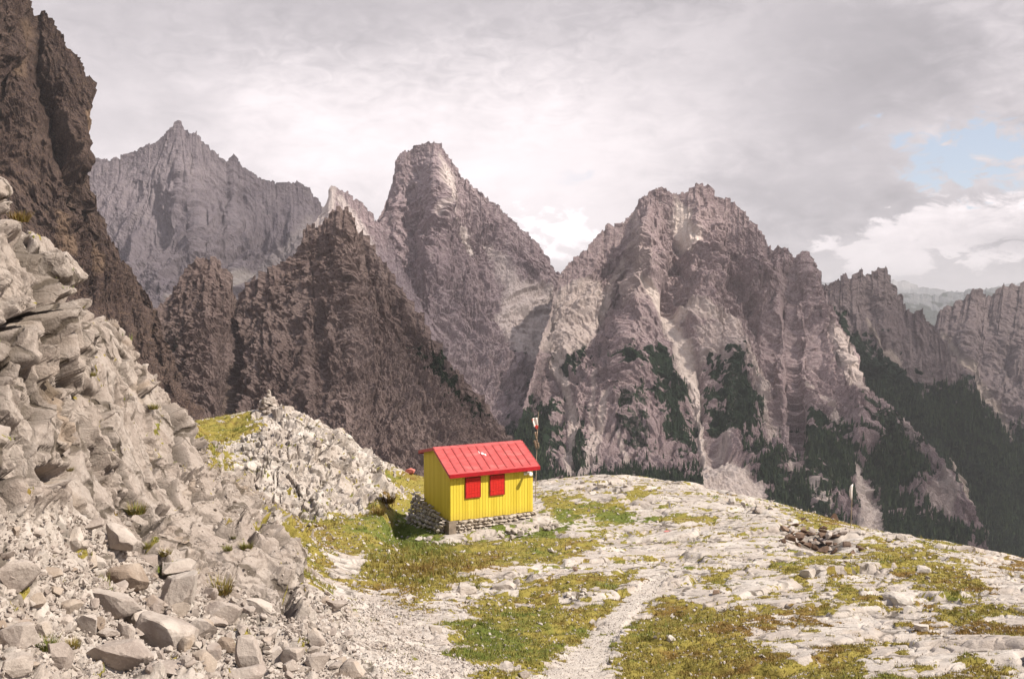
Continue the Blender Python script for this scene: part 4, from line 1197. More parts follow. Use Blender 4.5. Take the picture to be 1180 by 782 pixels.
# ---- angular stones
def stone_bm(seed, w, d, h, cuts=9, sub=3, lump=.06):
    """a broken limestone block: a rounded lump planed off by random faces"""
    r = random.Random(seed)
    bm = bmesh.new(); bmesh.ops.create_icosphere(bm, subdivisions=sub, radius=1.0)
    planes = []
    for k in range(cuts):
        n = Vector((r.gauss(0, 1), r.gauss(0, 1), r.gauss(0, .9))).normalized(); planes.append((n, r.uniform(.40, .74)))
    for n in (Vector((r.uniform(-.25, .25), r.uniform(-.25, .25), 1)), Vector((0, 0, -1))):
        planes.append((n.normalized(), r.uniform(.42, .6)))
    for v in bm.verts:
        for n, q in planes:
            e = v.co.dot(n) - q
            if e > 0: v.co -= n * e * .97
    mx = [max(abs(v.co[i]) for v in bm.verts) for i in range(3)]
    s0 = r.uniform(0, 50)
    co = np.array([v.co[:] for v in bm.verts], np.float32)
    nz = fbm(co * 1.6 + s0, 4, seed, .6) * lump
    for v, z in zip(bm.verts, nz):
        v.co *= 1 + float(z)
        v.co = Vector((v.co.x / mx[0] * w / 2, v.co.y / mx[1] * d / 2, v.co.z / mx[2] * h / 2))
    return bm


def hull_stones(n, seed):
    """small convex chips for the loose stones: list of (verts, tris)"""
    out_ = []
    r = random.Random(seed)
    for k in range(n):
        bm = bmesh.new()
        for q in range(13):
            p = Vector((r.gauss(0, 1), r.gauss(0, 1), r.gauss(0, 1))).normalized() * r.uniform(.75, 1)
            bm.verts.new((p.x, p.y * r.uniform(.6, .9), p.z * .62))
        res = bmesh.ops.convex_hull(bm, input=bm.verts[:])
        for v in [v for v in bm.verts if not v.link_faces]: bm.verts.remove(v)
        bmesh.ops.triangulate(bm, faces=bm.faces[:])
        bm.verts.index_update()
        out_.append((np.array([v.co[:] for v in bm.verts], np.float32), np.array([[v.index for v in f.verts] for f in bm.faces], np.int32)))
        bm.free()
    return out_


CHIPS = hull_stones(24, 9)


def rand_rot(n, rs, tilt=.6):
    a = rs.uniform(0, 6.283, n); b = rs.normal(0, tilt, n); c = rs.normal(0, tilt, n)
    ca, sa, cb, sb, cc, sc_ = np.cos(a), np.sin(a), np.cos(b), np.sin(b), np.cos(c), np.sin(c)
    z = np.zeros(n); o1 = np.ones(n)
    Rz = np.stack([ca, -sa, z, sa, ca, z, z, z, o1], -1).reshape(n, 3, 3)
    Rx = np.stack([o1, z, z, z, cb, -sb, z, sb, cb], -1).reshape(n, 3, 3)
    Ry = np.stack([cc, z, sc_, z, o1, z, -sc_, z, cc], -1).reshape(n, 3, 3)
    return Rx @ Ry @ Rz


def chips_mesh(name, pos, size, seed, tilt=.6, stretch=None):
    rs = np.random.RandomState(seed); n = len(pos)
    rot_ = rand_rot(n, rs, tilt); kind = rs.randint(0, len(CHIPS), n)
    V, T_, tn = [], [], []; off = 0
    tv = rs.rand(n)
    for k, (cv_, ct) in enumerate(CHIPS):
        i = np.where(kind == k)[0]
        if not len(i): continue
        sc_ = size[i, None] * (rs.uniform(.65, 1.15, (len(i), 3)) if stretch is None else stretch[i] * rs.uniform(.85, 1.1, (len(i), 3)))
        v = np.einsum('nij,nkj->nki', rot_[i], cv_[None] * sc_[:, None, :]) + pos[i, None, :]
        V.append(v.reshape(-1, 3)); m = len(cv_)
        T_.append((ct[None] + (off + np.arange(len(i)) * m)[:, None, None]).reshape(-1, 3)); off += len(i) * m
        tn.append(np.repeat(tv[i], m))
    me_ = mesh_np(name, np.concatenate(V), np.concatenate(T_), False)
    attr(me_, 'chip', np.concatenate(tn))
    return me_


def chip_mat(name, lo, hi, warm):
    m, T, b, o = material(name)
    P = geo_pos(T)
    c = T.mix(get_attr(T, 'chip'), lo, hi)
    s = T.noise(P, 9, 5, .65)
    c = T.mix(T.m('MULTIPLY', T.step(s, .5, .72), .5), c, warm)
    T.l(c, b.inputs['Base Color']); bump(T, b, T.noise(P, 30, 4, .7), .5, .02)
    b.inputs['Roughness'].default_value = .95
    b.inputs['Specular IOR Level'].default_value = .1
    return m


M_CHIP = chip_mat('loose_limestone', (.31, .262, .232), (.50, .45, .41), (.21, .165, .135))
M_MASC = chip_mat('dry_masonry', (.36, .30, .24), (.50, .44, .38), (.24, .19, .15))


def masonry(name, p0, p1, zlo, top0, top1, out_, depth, seed, size=.15, slope=0.0):
    """dry stone courses between plan points p0 and p1 in hut space; out_ = outward normal"""
    r = random.Random(seed); pos = []; sz = []; stt = []
    ln = math.hypot(p1[0] - p0[0], p1[1] - p0[1]); dx_, dy_ = (p1[0] - p0[0]) / ln, (p1[1] - p0[1]) / ln
    for layer in range(2):
        z = zlo
        while z < max(top0, top1):
            h = size * r.uniform(.7, 1.05); s = r.uniform(-.1, .05)
            while s < ln:
                w = size * r.uniform(.9, 2.0)
                tp = top0 + (top1 - top0) * s / ln
                if z < tp - .02:
                    push = depth * (.5 - .35 * layer) + slope * (tp - z) + r.uniform(-.03, .03)
                    pos.append((p0[0] + dx_ * (s + w / 2) + out_[0] * push, p0[1] + dy_ * (s + w / 2) + out_[1] * push, z + h / 2))
                    hh = min(h, max(.05, tp - z)) * .78
                    a_ = abs(dx_); b_ = abs(dy_)
                    stt.append((w * .66 * a_ + .15 * b_, w * .66 * b_ + .15 * a_, hh * 1.25)); sz.append(1.0)
                s += w
            z += h
    me_ = chips_mesh(name, np.array(pos), np.array(sz), seed, .10, np.array(stt))
    return me_


rs = np.random.RandomState(3)


def masonry_obj(name, *a, **k):
    # keep the courses level: spin the chips only a little
    global rand_rot
    keep = rand_rot

    def level(n, rs_, tilt):
        M_ = keep(n, rs_, .12); a_ = rs_.normal(0, .10, n); z = np.zeros(n); o1 = np.ones(n)
        b_ = rs_.normal(0, .09, n)
        Rz = np.stack([np.cos(a_), -np.sin(a_), z, np.sin(a_), np.cos(a_), z, z, z, o1], -1).reshape(n, 3, 3)
        Rx = np.stack([o1, z, z, z, np.cos(b_), -np.sin(b_), z, np.sin(b_), np.cos(b_)], -1).reshape(n, 3, 3)
        return Rx @ Rz
    rand_rot = level
    me_ = masonry(name, *a, **k)
    rand_rot = keep
    return link(name, me_, M_MASC, hut)


masonry_obj('stone_footing', (.26, -.02), (L_ + .05, -.02), -.30, ZB + .0, ZB - .0, (0, -1), .22, 41, size=.15)
masonry_obj('stone_footing', (L_ + .02, 0), (L_ + .02, W_), -.2, ZB, ZB, (1, 0), .2, 43)
masonry_obj('stone_footing', (-.03, .24), (-.03, W_ + .5), -.45, ZB + .02, ZB + .62, (-1, 0), .34, 47, size=.19, slope=.28)
bm = bmesh.new(); add_box(bm, (-.09, -.07, -.4), (L_ + .03, W_ - .05, ZB - .02))
bm_obj('floor_base', bm, M_CONC, hut)


# ------------------------------------------------------------------ masts and cairn
def tube(bm, pts, rad, seg=8):
    rings = []
    for i, p in enumerate(pts):
        p = Vector(p); q = Vector(pts[min(i + 1, len(pts) - 1)]) - Vector(pts[max(i - 1, 0)])
        q.normalize(); u = q.orthogonal().normalized(); v = q.cross(u)
        rr = rad[i] if isinstance(rad, (list, tuple)) else rad
        rings.append([bm.verts.new(p + (u * math.cos(a) + v * math.sin(a)) * rr) for a in [2 * math.pi * k / seg for k in range(seg)]])
    for a, b in zip(rings[:-1], rings[1:]):
        for k in range(seg):
            bm.faces.new((a[k], a[(k + 1) % seg], b[(k + 1) % seg], b[k]))
    bm.faces.new(rings[0][::-1]); bm.faces.new(rings[-1])


M_POLE = plain_mat('weathered_wood', (.34, .26, .19), .85, .25, 5, None, (6, 6, .6), .3)
M_CLOTH = plain_mat('bleached_cloth', (.72, .66, .62), .9, .12, 8)
M_REDCL = plain_mat('faded_red_cloth', (.50, .07, .055), .9, .2, 8)
M_RAG = plain_mat('frayed_brown_cloth', (.30, .22, .16), .95, .3, 12)


def cloth_bm(w, h, nx, nz, seed, taper=.0, fold=.05):
    bm = bmesh.new(); vs = {}
    for side in (0, 1):
        for i in range(nx + 1):
            for k in range(nz + 1):
                fx, fz = i / nx, k / nz
                ww = w * (1 - taper * fz)
                ragg = .04 * math.sin(13 * fx + seed) * fz
                y = fold * math.sin(fx * 9 + fz * 3 + seed) * (.3 + fx) + side * .004
                vs[side, i, k] = bm.verts.new((-fx * ww, y, -fz * h - fx * fx * .10 * h + ragg))
    for i in range(nx):
        for k in range(nz):
            bm.faces.new((vs[0, i, k], vs[0, i, k + 1], vs[0, i + 1, k + 1], vs[0, i + 1, k]))
            bm.faces.new((vs[1, i, k], vs[1, i + 1, k], vs[1, i + 1, k + 1], vs[1, i, k + 1]))
    for i in range(nx):
        for k in (0, nz):
            bm.faces.new((vs[0, i, k], vs[0, i + 1, k], vs[1, i + 1, k], vs[1, i, k]))
    for k in range(nz):
        for i in (0, nx):
            bm.faces.new((vs[0, i, k], vs[1, i, k], vs[1, i, k + 1], vs[0, i, k + 1]))
    return bm


b0 = px2w(617, 560, 47.0); b0[2] = base_z(b0[0], b0[1])[0] - .1
top_ = px2w(620.5, 474, 47.0)
pole = bpy.data.objects.new('flag_pole', None); COL.objects.link(pole); pole.location = tuple(b0)
tag(pole, 'thin leaning wooden flag pole behind the yellow hut carrying a torn red and white flag', 'flag pole')
rel = Vector(tuple(top_ - b0)); bm = bmesh.new()
tube(bm, [(0, 0, 0), tuple(rel * .5 + Vector((-.02, 0, 0))), tuple(rel)], [.020, .017, .011])
bm_obj('pole', bm, M_POLE, pole)
fl = bm_obj('flag', cloth_bm(.27, .40, 8, 8, 1.0, .15, .04), M_CLOTH, pole, True); fl.location = tuple(rel * .935)
fr = bm_obj('flag_stripe', cloth_bm(.15, .17, 6, 4, 2.2, .2, .03), M_REDCL, fl, True); fr.location = (-.01, -.05, -.36)
tag(fr, 'faded red lower corner of the flag')
fr2 = bm_obj('flag_stripe', cloth_bm(.07, .13, 4, 4, 4.0, .2, .02), M_REDCL, fl, True); fr2.location = (-.235, -.04, -.06)
for k, (dx_, f_, w_, h_) in enumerate(((-.01, .78, .16, .36), (.0, .69, .20, .40), (.09, .66, .12, .26))):
    rg = bm_obj('frayed_rope', cloth_bm(w_, h_, 6, 7, 3.0 + k, .55, .05), M_RAG, pole, True); rg.location = tuple(rel * f_ + Vector((dx_, -.03, 0)))

g2, _ = at(980.5, 607)
p2_ = bpy.data.objects.new('marker_pole', None); COL.objects.link(p2_); p2_.location = (g2[0], g2[1], g2[2] - .1)
tag(p2_, 'thin brown pole with a limp white cloth standing on the brink above the forest', 'marker pole')
t2 = px2w(982.5, 557, g2[1]) - g2 + np.array([0, 0, .1])
bm = bmesh.new(); tube(bm, [(0, 0, 0), tuple(t2 * .5), tuple(t2)], [.018, .016, .012]); bm_obj('pole', bm, M_POLE, p2_)
bm = bmesh.new()
tube(bm, [tuple(Vector(tuple(t2)) + Vector((.0, -.03, -.02))), tuple(Vector(tuple(t2)) + Vector((-.06, -.04, -.10))), tuple(Vector(tuple(t2)) + Vector((-.085, -.03, -.32))), tuple(Vector(tuple(t2)) + Vector((-.065, -.02, -.56))), tuple(Vector(tuple(t2)) + Vector((-.03, -.01, -.66)))], [.02, .055, .065, .05, .015], 10)
bm_obj('cloth', bm, M_CLOTH, p2_, True)

c0, _ = at(310, 472)
cairn = bpy.data.objects.new('cairn', None); COL.objects.link(cairn); cairn.location = tuple(c0)
tag(cairn, 'small cairn of piled pale stones on top of the grassy rock knoll', 'cairn')
rr_ = random.Random(12); zc = -.08; k = 0
while zc < .74:
    f_ = max(0, zc) / .76; rad = .46 * (1 - f_ ** 2.4) + .07
    nst = max(1, int(2 * math.pi * rad / .24))
    if rad < .2: nst = 2
    for q in range(nst):
        a_ = q / nst * 6.283 + zc * 7 + rr_.uniform(-.4, .4)
        w = rr_.uniform(.30, .46)
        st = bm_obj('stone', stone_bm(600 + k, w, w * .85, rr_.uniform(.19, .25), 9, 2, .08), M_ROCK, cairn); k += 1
        st.location = (rad * .62 * math.cos(a_) + rr_.uniform(-.03, .03), rad * .62 * math.sin(a_) + rr_.uniform(-.03, .03), zc + .07)
        st.rotation_euler = (rr_.uniform(-.2, .2), rr_.uniform(-.2, .2), rr_.uniform(0, 6))
    zc += .15
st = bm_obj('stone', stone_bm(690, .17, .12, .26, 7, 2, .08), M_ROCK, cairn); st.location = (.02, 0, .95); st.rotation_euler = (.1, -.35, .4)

# ------------------------------------------------------------------ single blocks, each placed where it lies
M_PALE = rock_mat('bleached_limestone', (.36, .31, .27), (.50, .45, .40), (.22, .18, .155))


def block(px, py, wpx, hpx, label, seed, name='boulder', cat='boulder', mat=None, depth=.8, rz=None, tilt=0.0, roll=0.0, sink=.22, group=None, cuts=14, lump=.06, lift=0.0):
    g, n = at(px, py + hpx * .28)
    Y = g[1]; w = wpx * Y / F_PX * .94; h = hpx * Y / F_PX * 1.06
    r = random.Random(seed)
    bm = stone_bm(seed, w * 1.04, max(w * depth, h * .8), h, cuts, 4 if wpx > 45 else 3, lump)
    o = bm_obj(name, bm, mat or (M_ROCK if px < 420 and py > 500 else M_PALE))  # lower left blocks take the copy painted for dimmer light
    o.location = (g[0], g[1] + w * depth * .18, g[2] + h * (.5 - sink) + lift)
    o.rotation_euler = (tilt, roll, r.uniform(-.3, .3) if rz is None else rz)
    tag(o, label, cat, group)
    return o


BL = [  # px, py, width, height (photo pixels), label, options
    (16, 664, 58, 40, 'large flat-topped grey boulder at the left edge, above the scree', dict(depth=.9, roll=-.05)),
    (147, 668, 58, 34, 'long ochre-stained boulder beside the big square block in the scree', dict(mat=M_BROWN, depth=.7)),
    (207, 684, 54, 50, 'biggest square boulder of the scree, under a flat white slab', dict(depth=.8, roll=.12)),
    (200, 656, 50, 13, 'flat white slab lying on top of the biggest square boulder', dict(depth=.8, roll=-.1, sink=-.2, cuts=7)),
    (124, 695, 88, 28, 'long pale boulder like a loaf in the middle of the scree', dict(depth=.55, roll=.03)),
    (67, 757, 32, 34, 'pointed white boulder beside a green grass tuft in the scree', dict(depth=.8)),
    (132, 757, 92, 34, 'long broad boulder with a dark underside near the bottom of the picture', dict(depth=.6, roll=-.08)),
    (146, 730, 23, 24, 'upright egg-shaped boulder between two long slabs', dict(depth=.8)),
    (98, 720, 36, 28, 'grey wedge boulder below the loaf-shaped one', dict(roll=.25)),
    (152, 711, 46, 22, 'tilted flat boulder right of the loaf-shaped boulder', dict(roll=-.2)),
    (188, 732, 76, 42, 'wide smooth sloping slab below the biggest square boulder', dict(depth=.9, roll=.25, cuts=6)),
    (75, 715, 22, 13, 'small pale boulder left of the grey wedge boulder', {}),
    (20, 732, 46, 26, 'low rounded grey boulder at the left edge, below the flat-topped one', {}),
    (234, 768, 34, 38, 'dark brown-faced upright block at the bottom edge', dict(mat=M_BROWN, depth=.7)),
    (14, 771, 44, 28, 'cracked grey block in the bottom left corner', {}),
    (196, 774, 62, 20, 'flat fractured slab at the bottom edge left of the brown-faced block', dict(depth=.8, cuts=7)),
    (87, 622, 26, 24, 'leaning thin slab standing on edge in the upper scree', dict(roll=.8, depth=.5)),
    (138, 622, 62, 26, 'broad ledge block where the scree meets the rock rib', dict(depth=.7, roll=.15)),
    (170, 646, 32, 13, 'flat pale slab above the flat white slab', dict(cuts=7)),
    (262, 744, 27, 22, 'angular boulder with one brown face right of the sloping slab', dict(mat=M_BROWN)),
    (290, 754, 38, 40, 'tall weathered boulder with a pitted face near the bottom', dict(depth=.8)),
    (333, 759, 38, 27, 'pale wedge boulder at the right end of the big scree blocks', dict(roll=.1)),
    (260, 709, 54, 24, 'smooth tilted slab at the foot of the rock rib', dict(roll=.3, cuts=6)),
    (229, 727, 42, 26, 'boulder with a grassy crack beside the sloping slab', dict(roll=.3)),
    (309, 733, 27, 17, 'flat triangular boulder above the tall weathered one', dict(roll=.2)),
    (282, 779, 44, 16, 'half-hidden slab at the bottom edge right of the brown-faced block', {}),
    (325, 748, 15, 11, 'small bright white block lying on the pale wedge boulder', dict(sink=-.1)),
    (366, 762, 32, 22, 'square boulder at the right rim of the coarse scree', {}),
    (40, 695, 30, 18, 'brownish boulder in the shade below the flat-topped boulder', dict(mat=M_BROWN)),
    (60, 660, 24, 14, 'brown-sided flat boulder right of the flat-topped boulder', dict(mat=M_BROWN)),
    (110, 650, 30, 14, 'low tilted slab above the loaf-shaped boulder', dict(roll=.2)),
    (178, 700, 26, 18, 'dark wedge in the gap left of the biggest square boulder', dict(roll=.6)),
    (244, 684, 22, 16, 'rounded block right of the biggest square boulder', {}),
    (404, 770, 40, 20, 'flat pale boulder at the bottom where the scree turns fine', {}),
    (300, 700, 36, 18, 'slab leaning on the end of the rock rib', dict(roll=.25)),
    (501, 725, 18, 9, 'lone oval white stone in the grass right of the fine scree', dict(cuts=5)),
    (604, 777, 15, 9, 'lone white stone in the grass at the bottom edge left of the path', {}),
    (772, 736, 14, 8, 'lone white stone on the brown turf right of the path', {}),
    (664, 655, 9, 7, 'dark grey stone sitting on the slab above the lower meadow', dict(mat=M_RUST)),
    (826, 681, 12, 6, 'reddish stone lying on the pale slab right of the path', dict(mat=M_RUST)),
    (934, 660, 26, 11, 'pale stone in the grass below the heap of broken brown rock', {}),
    (1066, 656, 24, 8, 'low grey block at the edge of the bare slab on the right', dict(sink=.4)),
    (1062, 722, 22, 12, 'split white boulder in the rusty turf at lower right', dict(sink=.35)),
    (1048, 703, 20, 10, 'rounded white boulder above the split one', dict(sink=.4)),
    (1040, 688, 40, 14, 'broken white outcrop block in the middle of the right meadow', dict(depth=.9, sink=.45, lump=.25, cuts=14)),
    (534, 678, 30, 13, 'pale outcrop block in the meadow left of the big slab', dict(depth=.9, sink=.45, lump=.25, cuts=14)),
    (584, 674, 36, 13, 'split outcrop at the left tip of the big slab', dict(depth=.9, sink=.45, lump=.25, cuts=14)),
    (472, 543, 15, 7, 'pinkish red stone in the dry grass behind the hut', dict(mat=None)),
]
M_PINK = plain_mat('pinkish_red_stone', (.50, .16, .13), .9, .2, 5)
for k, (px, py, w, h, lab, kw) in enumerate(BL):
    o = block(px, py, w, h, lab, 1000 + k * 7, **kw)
    if 'pinkish' in lab:
        o.data.materials[0] = M_PINK

# rows and heaps of stones round the hut
def heap(cx, cy, wpx, hpx, n, smin, smax, label, group, seed, mat=None, name='stone', cat='stone', pile=0.0):
    r = random.Random(seed)
    for k in range(n):
        a_ = r.uniform(0, 6.283); q = math.sqrt(r.random())
        x = cx + q * math.cos(a_) * wpx / 2; y = cy + q * math.sin(a_) * hpx / 2
        s = r.uniform(smin, smax)
        m = mat if not isinstance(mat, (list, tuple)) else r.choice(mat)
        block(x, y, s, s * r.uniform(.45, .75), label, seed * 100 + k, name=name, cat=cat, mat=m, rz=r.uniform(0, 6), tilt=r.uniform(-.4, .4), roll=r.uniform(-.4, .4), group=group, sink=.2 - pile * (1 - q) * .8, cuts=7)


heap(594, 615, 38, 13, 16, 5, 11, 'white stone in the low heap in the grass in front of the hut', 'stones of the heap in front of the hut', 31, pile=.6)
heap(631, 606, 26, 10, 11, 5, 9, 'white stone in the heap at the right-hand front corner of the hut', 'stones of the heap by the hut corner', 32, pile=.6)
heap(496, 622, 38, 8, 10, 5, 10, 'white stone in the row at the left foot of the hut', 'stones in a row at the hut foot', 33)
heap(650, 634, 40, 8, 9, 4, 8, 'white stone lined up along the edge of the big slab', 'stones along the slab edge', 34)
heap(672, 684, 40, 10, 8, 5, 9, 'white stone lying in the meadow left of the path', 'stones in the meadow left of the path', 35)
# the heap of broken brown slabs on the brink
r = random.Random(77)
for k in range(64):
    x = r.gauss(944, 22); y = 622 + r.gauss(0, 9) + (x - 944) * .14
    s = r.uniform(6, 16)
    brown = r.random() < .72
    block(x, y, s, s * r.uniform(.2, .42), 'dark brown broken slab in the rock heap on the right brink' if brown else 'pale broken slab in the rock heap on the right brink', 7700 + k, name='broken_rock', cat='broken rock',
          mat=M_RUST if brown else M_ROCK, rz=r.uniform(0, 6), tilt=r.uniform(-.7, .7), roll=r.uniform(-.7, .7), group='dark slabs of the rock heap' if brown else 'pale slabs of the rock heap', sink=.30 - .35 * r.random(), cuts=12)
# blocks along the brink and on the knoll
for cx, cy, wpx, n, lab, grp, sd in ((700, 551, 60, 7, 'pale block on the skyline of the brink right of the hut', 'blocks on the brink', 51), (1012, 610, 60, 7, 'pale block on the brink between the marker pole and the right edge', 'blocks on the right brink', 52),
                               (860, 575, 60, 8, 'pale block on the brink left of the brown rock heap', 'blocks left of the rock heap', 53), (400, 515, 70, 9, 'pale block on the sloping skyline of the knoll', 'blocks on the knoll skyline', 54)):
    r = random.Random(sd)
    for k in range(n):
        t = r.uniform(-.5, .5); x = cx + t * wpx
        y = cy + {51: 2, 52: t * 10 + 4, 53: t * 14 + 3, 54: t * 38 + 8}[sd] + r.uniform(0, 8)
        s = r.uniform(5, 11)
        block(x, y, s, s * .6, lab, sd * 100 + k, name='stone', cat='stone', rz=r.uniform(0, 6), tilt=r.uniform(-.3, .3), roll=r.uniform(-.3, .3), group=grp, cuts=7)

# ------------------------------------------------------------------ loose stones nobody could count
rs = np.random.RandomState(8)
slope_ok = (NPX > -40) & (NPX < 1215) & (NPY < 800) & (gp[:, 1] < 58)
scree_w = m_scree * slope_ok


def pick(w, n):
    p = w / w.sum()
    return rs.choice(len(w), n, p=p)


def scatter(name, w, n, smin, smax, power, seed, tilt=.6, sink=.15, mat=None, kind='stuff'):
    i = pick(w, n)
    sp = (smin + (smax - smin) * rs.rand(n) ** power) * .5
    size = sp * gp[i, 1] / F_PX
    pos = NP[i] + gn[i] * (size * (.35 - sink))[:, None]
    pos[:, :2] += rs.normal(0, .02, (n, 2))
    o = link(name, chips_mesh(name, pos, size, seed, tilt), mat or M_CHIP)
    tag(o, kind=kind)
    return o


M_CHIPD = chip_mat('coarse_scree', (.25, .205, .178), (.44, .385, .34), (.17, .135, .112))  # chips darkened in colour for the dimmer left side
coarse = scree_w * sstep(gpx, 420, 330)
i = pick(coarse * (NPY > 585) * (NPX > 0), 130)
r = random.Random(19)
for k, j in enumerate(i):
    s = 11 + 17 * r.random() ** 1.8; brown = r.random() < .16; flat_ = r.random() < .5
    lab = ('brownish' if brown else 'pale grey') + (' flat slab-like' if flat_ else ' angular chunky') + ' rock among the coarse scree below the left crag'
    block(NPX[j], NPY[j], s * (1.25 if flat_ else 1), s * (.4 if flat_ else .75), lab, 3000 + k, name='rock', cat='rock', mat=M_BROWN if brown else None, rz=r.uniform(0, 6), tilt=r.uniform(-.45, .45), roll=r.uniform(-.45, .45), group=lab.replace(' rock ', ' rocks '), sink=.2)
fine_ = scree_w * sstep(gpx, 320, 380)
scatter('loose_stones', coarse * (.25 + sstep(n1, -.4, .3)), 6500, 4, 15, 2.0, 11, mat=M_CHIPD)
scatter('loose_stones', coarse, 12000, 2, 8, 1.5, 12, mat=M_CHIPD)
scatter('loose_stones', fine_ + .7 * np.exp(-((gpx - 470) / 60) ** 2 - ((gpy - 700) / 14) ** 2) * slope_ok, 9000, 1.8, 7, 2.2, 13)
scatter('loose_stones', m_rib * slope_ok * sstep(gn[:, 2], .45, .8) * (NPY > 490), 2200, 2, 8, 2.5, 14, mat=M_CHIPD)
mead = np.clip(grass, 0, 1) * slope_ok * (.1 + sstep(speck, .1, .5)) * (NPX > 300)
scatter('meadow_stones', mead * (1 + 2 * np.exp(-((gpx - 370) / 50) ** 2 - ((gpy - 650) / 50) ** 2)), 5200, 1.5, 8.0, 2.6, 15)
scatter('meadow_stones', (slabm * (1 - m_path) * slope_ok * sstep(fbm(q32 * .5, 3, 131), -.05, .4) * (NPX > 430)), 1500, 1.5, 5, 2.8, 16)
scatter('path_gravel', m_path * slope_ok, 2200, 1.2, 3.6, 2.0, 17)
scatter('knoll_rubble', m_knoll * slope_ok * (1 - grass), 1300, 2, 8, 2.2, 18, .9)

# ------------------------------------------------------------------ grass
def blades(name, i, hmin, hmax, nb_, seed, spread, wdt=.006):
    rs_ = np.random.RandomState(seed)
    n = len(i); idx_ = np.repeat(i, nb_)
    m = len(idx_)
    a = rs_.uniform(0, 6.283, m); lean = rs_.uniform(.1, .75, m)
    h = rs_.uniform(hmin, hmax, m) * np.repeat(rs_.uniform(.6, 1.3, n), nb_)
    root = NP[idx_] + np.stack([rs_.normal(0, spread, m), rs_.normal(0, spread, m), np.full(m, -.015)], -1)
    tip = root + np.stack([np.cos(a) * lean * h, np.sin(a) * lean * h, h], -1)
    wv = np.stack([-np.sin(a), np.cos(a), np.zeros(m)], -1) * (wdt * (.6 + root[:, 1:2] / 25))
    V = np.stack([root - wv, root + wv, tip], 1).reshape(-1, 3)
    me_ = mesh_np(name, V, np.arange(m * 3).reshape(-1, 3), False)
    attr(me_, 'tone', np.repeat(np.clip(tone[idx_] + np.repeat(rs_.normal(0, .16, n), nb_), 0, 1), 3))
    attr(me_, 'shade', np.repeat(rs_.rand(m), 3))
    return me_


def grass_mat():
    m, T, b, o = material('mountain_grass')
    tn = get_attr(T, 'tone'); sh = get_attr(T, 'shade')
    c = T.mix(T.step(tn, .05, .45), (.21, .120, .036), (.265, .212, .055))
    c = T.mix(T.step(tn, .48, .95), c, (.155, .19, .04))
    c = T.mix(T.m('MULTIPLY', sh, .5), c, (.09, .072, .02))
    T.l(c, b.inputs['Base Color'])
    b.inputs['Roughness'].default_value = .8
    return m


M_GRASS = grass_mat()
gw_ = (m_grass > .35) * slope_ok * (.35 + .65 * np.clip(m_grass, 0, 1))
i = pick(gw_ * 1.0, 52000)
tag(link('grass', blades('grass', i, .02, .075, 5, 21, .035), M_GRASS), kind='stuff')
tall = gw_ * (np.exp(-((gpx - 490) / 50) ** 2 - ((gpy - 652) / 16) ** 2) + .3 * np.exp(-((gpx - 440) / 16) ** 2 - ((gpy - 585) / 16) ** 2) + .6 * np.exp(-((gpx - 470) / 40) ** 2 - ((gpy - 628) / 10) ** 2) + .12 * m_knoll + .10 * sstep(n1, .2, .6))
i = pick(tall, 1900)
tag(link('tall_grass', blades('tall_grass', i, .08, .24, 7, 22, .05, .006), M_GRASS), kind='stuff')


def tuft(px, py, wpx, label, seed, dry=.3, hang=False):
    g, n = at(px, py)
    w = wpx * g[1] / F_PX
    rs_ = np.random.RandomState(seed); m = 170
    a = rs_.uniform(0, 6.283, m); q = np.sqrt(rs_.rand(m)) * w * .42
    root = np.stack([np.cos(a) * q, np.sin(a) * q, np.full(m, -.04)], -1)
    h = w * rs_.uniform(.28, .7, m); a2 = a + rs_.normal(0, .6, m); lean = rs_.uniform(.2, 1.0, m)
    tip = root + np.stack([np.cos(a2) * lean * h, np.sin(a2) * lean * h, h], -1)
    wv = np.stack([-np.sin(a2), np.cos(a2), np.zeros(m)], -1) * w * .028
    V = np.stack([root - wv, root + wv, tip], 1).reshape(-1, 3)
    me_ = mesh_np('grass_tuft', V, np.arange(m * 3).reshape(-1, 3), False)
    attr(me_, 'tone', np.repeat(np.clip(rs_.normal(1 - dry, .2, m), 0, 1), 3)); attr(me_, 'shade', np.repeat(.35 + .6 * rs_.rand(m), 3))
    o = link('grass_tuft', me_, M_GRASS, None, tuple(g + n * .03))
    tag(o, label, 'grass tuft')


for k, (px, py, w, lab, dry) in enumerate([
        (53, 745, 26, 'dark green grass tuft beside the pointed white boulder', .1), (84, 744, 18, 'brownish grass tuft right of the dark green one in the scree', .6), (28, 244, 22, 'dry brown grass tuft in the top cleft of the left crag', .85),
        (205, 510, 9, 'round green cushion plant on the crest of the rock rib', .15), (232, 546, 8, 'small green tuft in a crack below the cushion plant', .3), (156, 590, 22, 'olive grass tuft on a ledge of the rock rib above the scree', .4),
        (142, 511, 9, 'dark tuft high on the rock rib', .3), (262, 633, 11, 'dark green tuft near the right end of the rock rib', .2), (284, 631, 15, 'dark bush-like tuft over a rounded block on the rock rib', .3),
        (254, 682, 30, 'large brown and green tuft at the foot of the rock rib', .65), (226, 728, 18, 'tuft growing in the grassy crack beside the sloping slab', .6), (166, 632, 12, 'tuft under the broad ledge block', .4), (188, 638, 14, 'yellowish tuft right of the broad ledge block', .55),
        (165, 762, 12, 'rusty tuft under the long broad boulder', .8), (446, 578, 22, 'rust-brown bush of dry stalks left of the hut', .95), (437, 592, 16, 'rust-brown clump of dry stalks at the edge of the hut shadow', .9),
        (548, 676, 12, 'dark tuft between two pale outcrop blocks', .2), (268, 618, 8, 'little tuft in the side of the rock rib', .3), (80, 540, 10, 'tuft in a dark hole of the left crag', .5), (104, 432, 9, 'tuft on the shoulder of the left crag', .4), (176, 470, 12, 'yellow-green tuft on the skyline end of the left crag', .4)]):
    tuft(px, py, w, lab, 900 + k, dry)

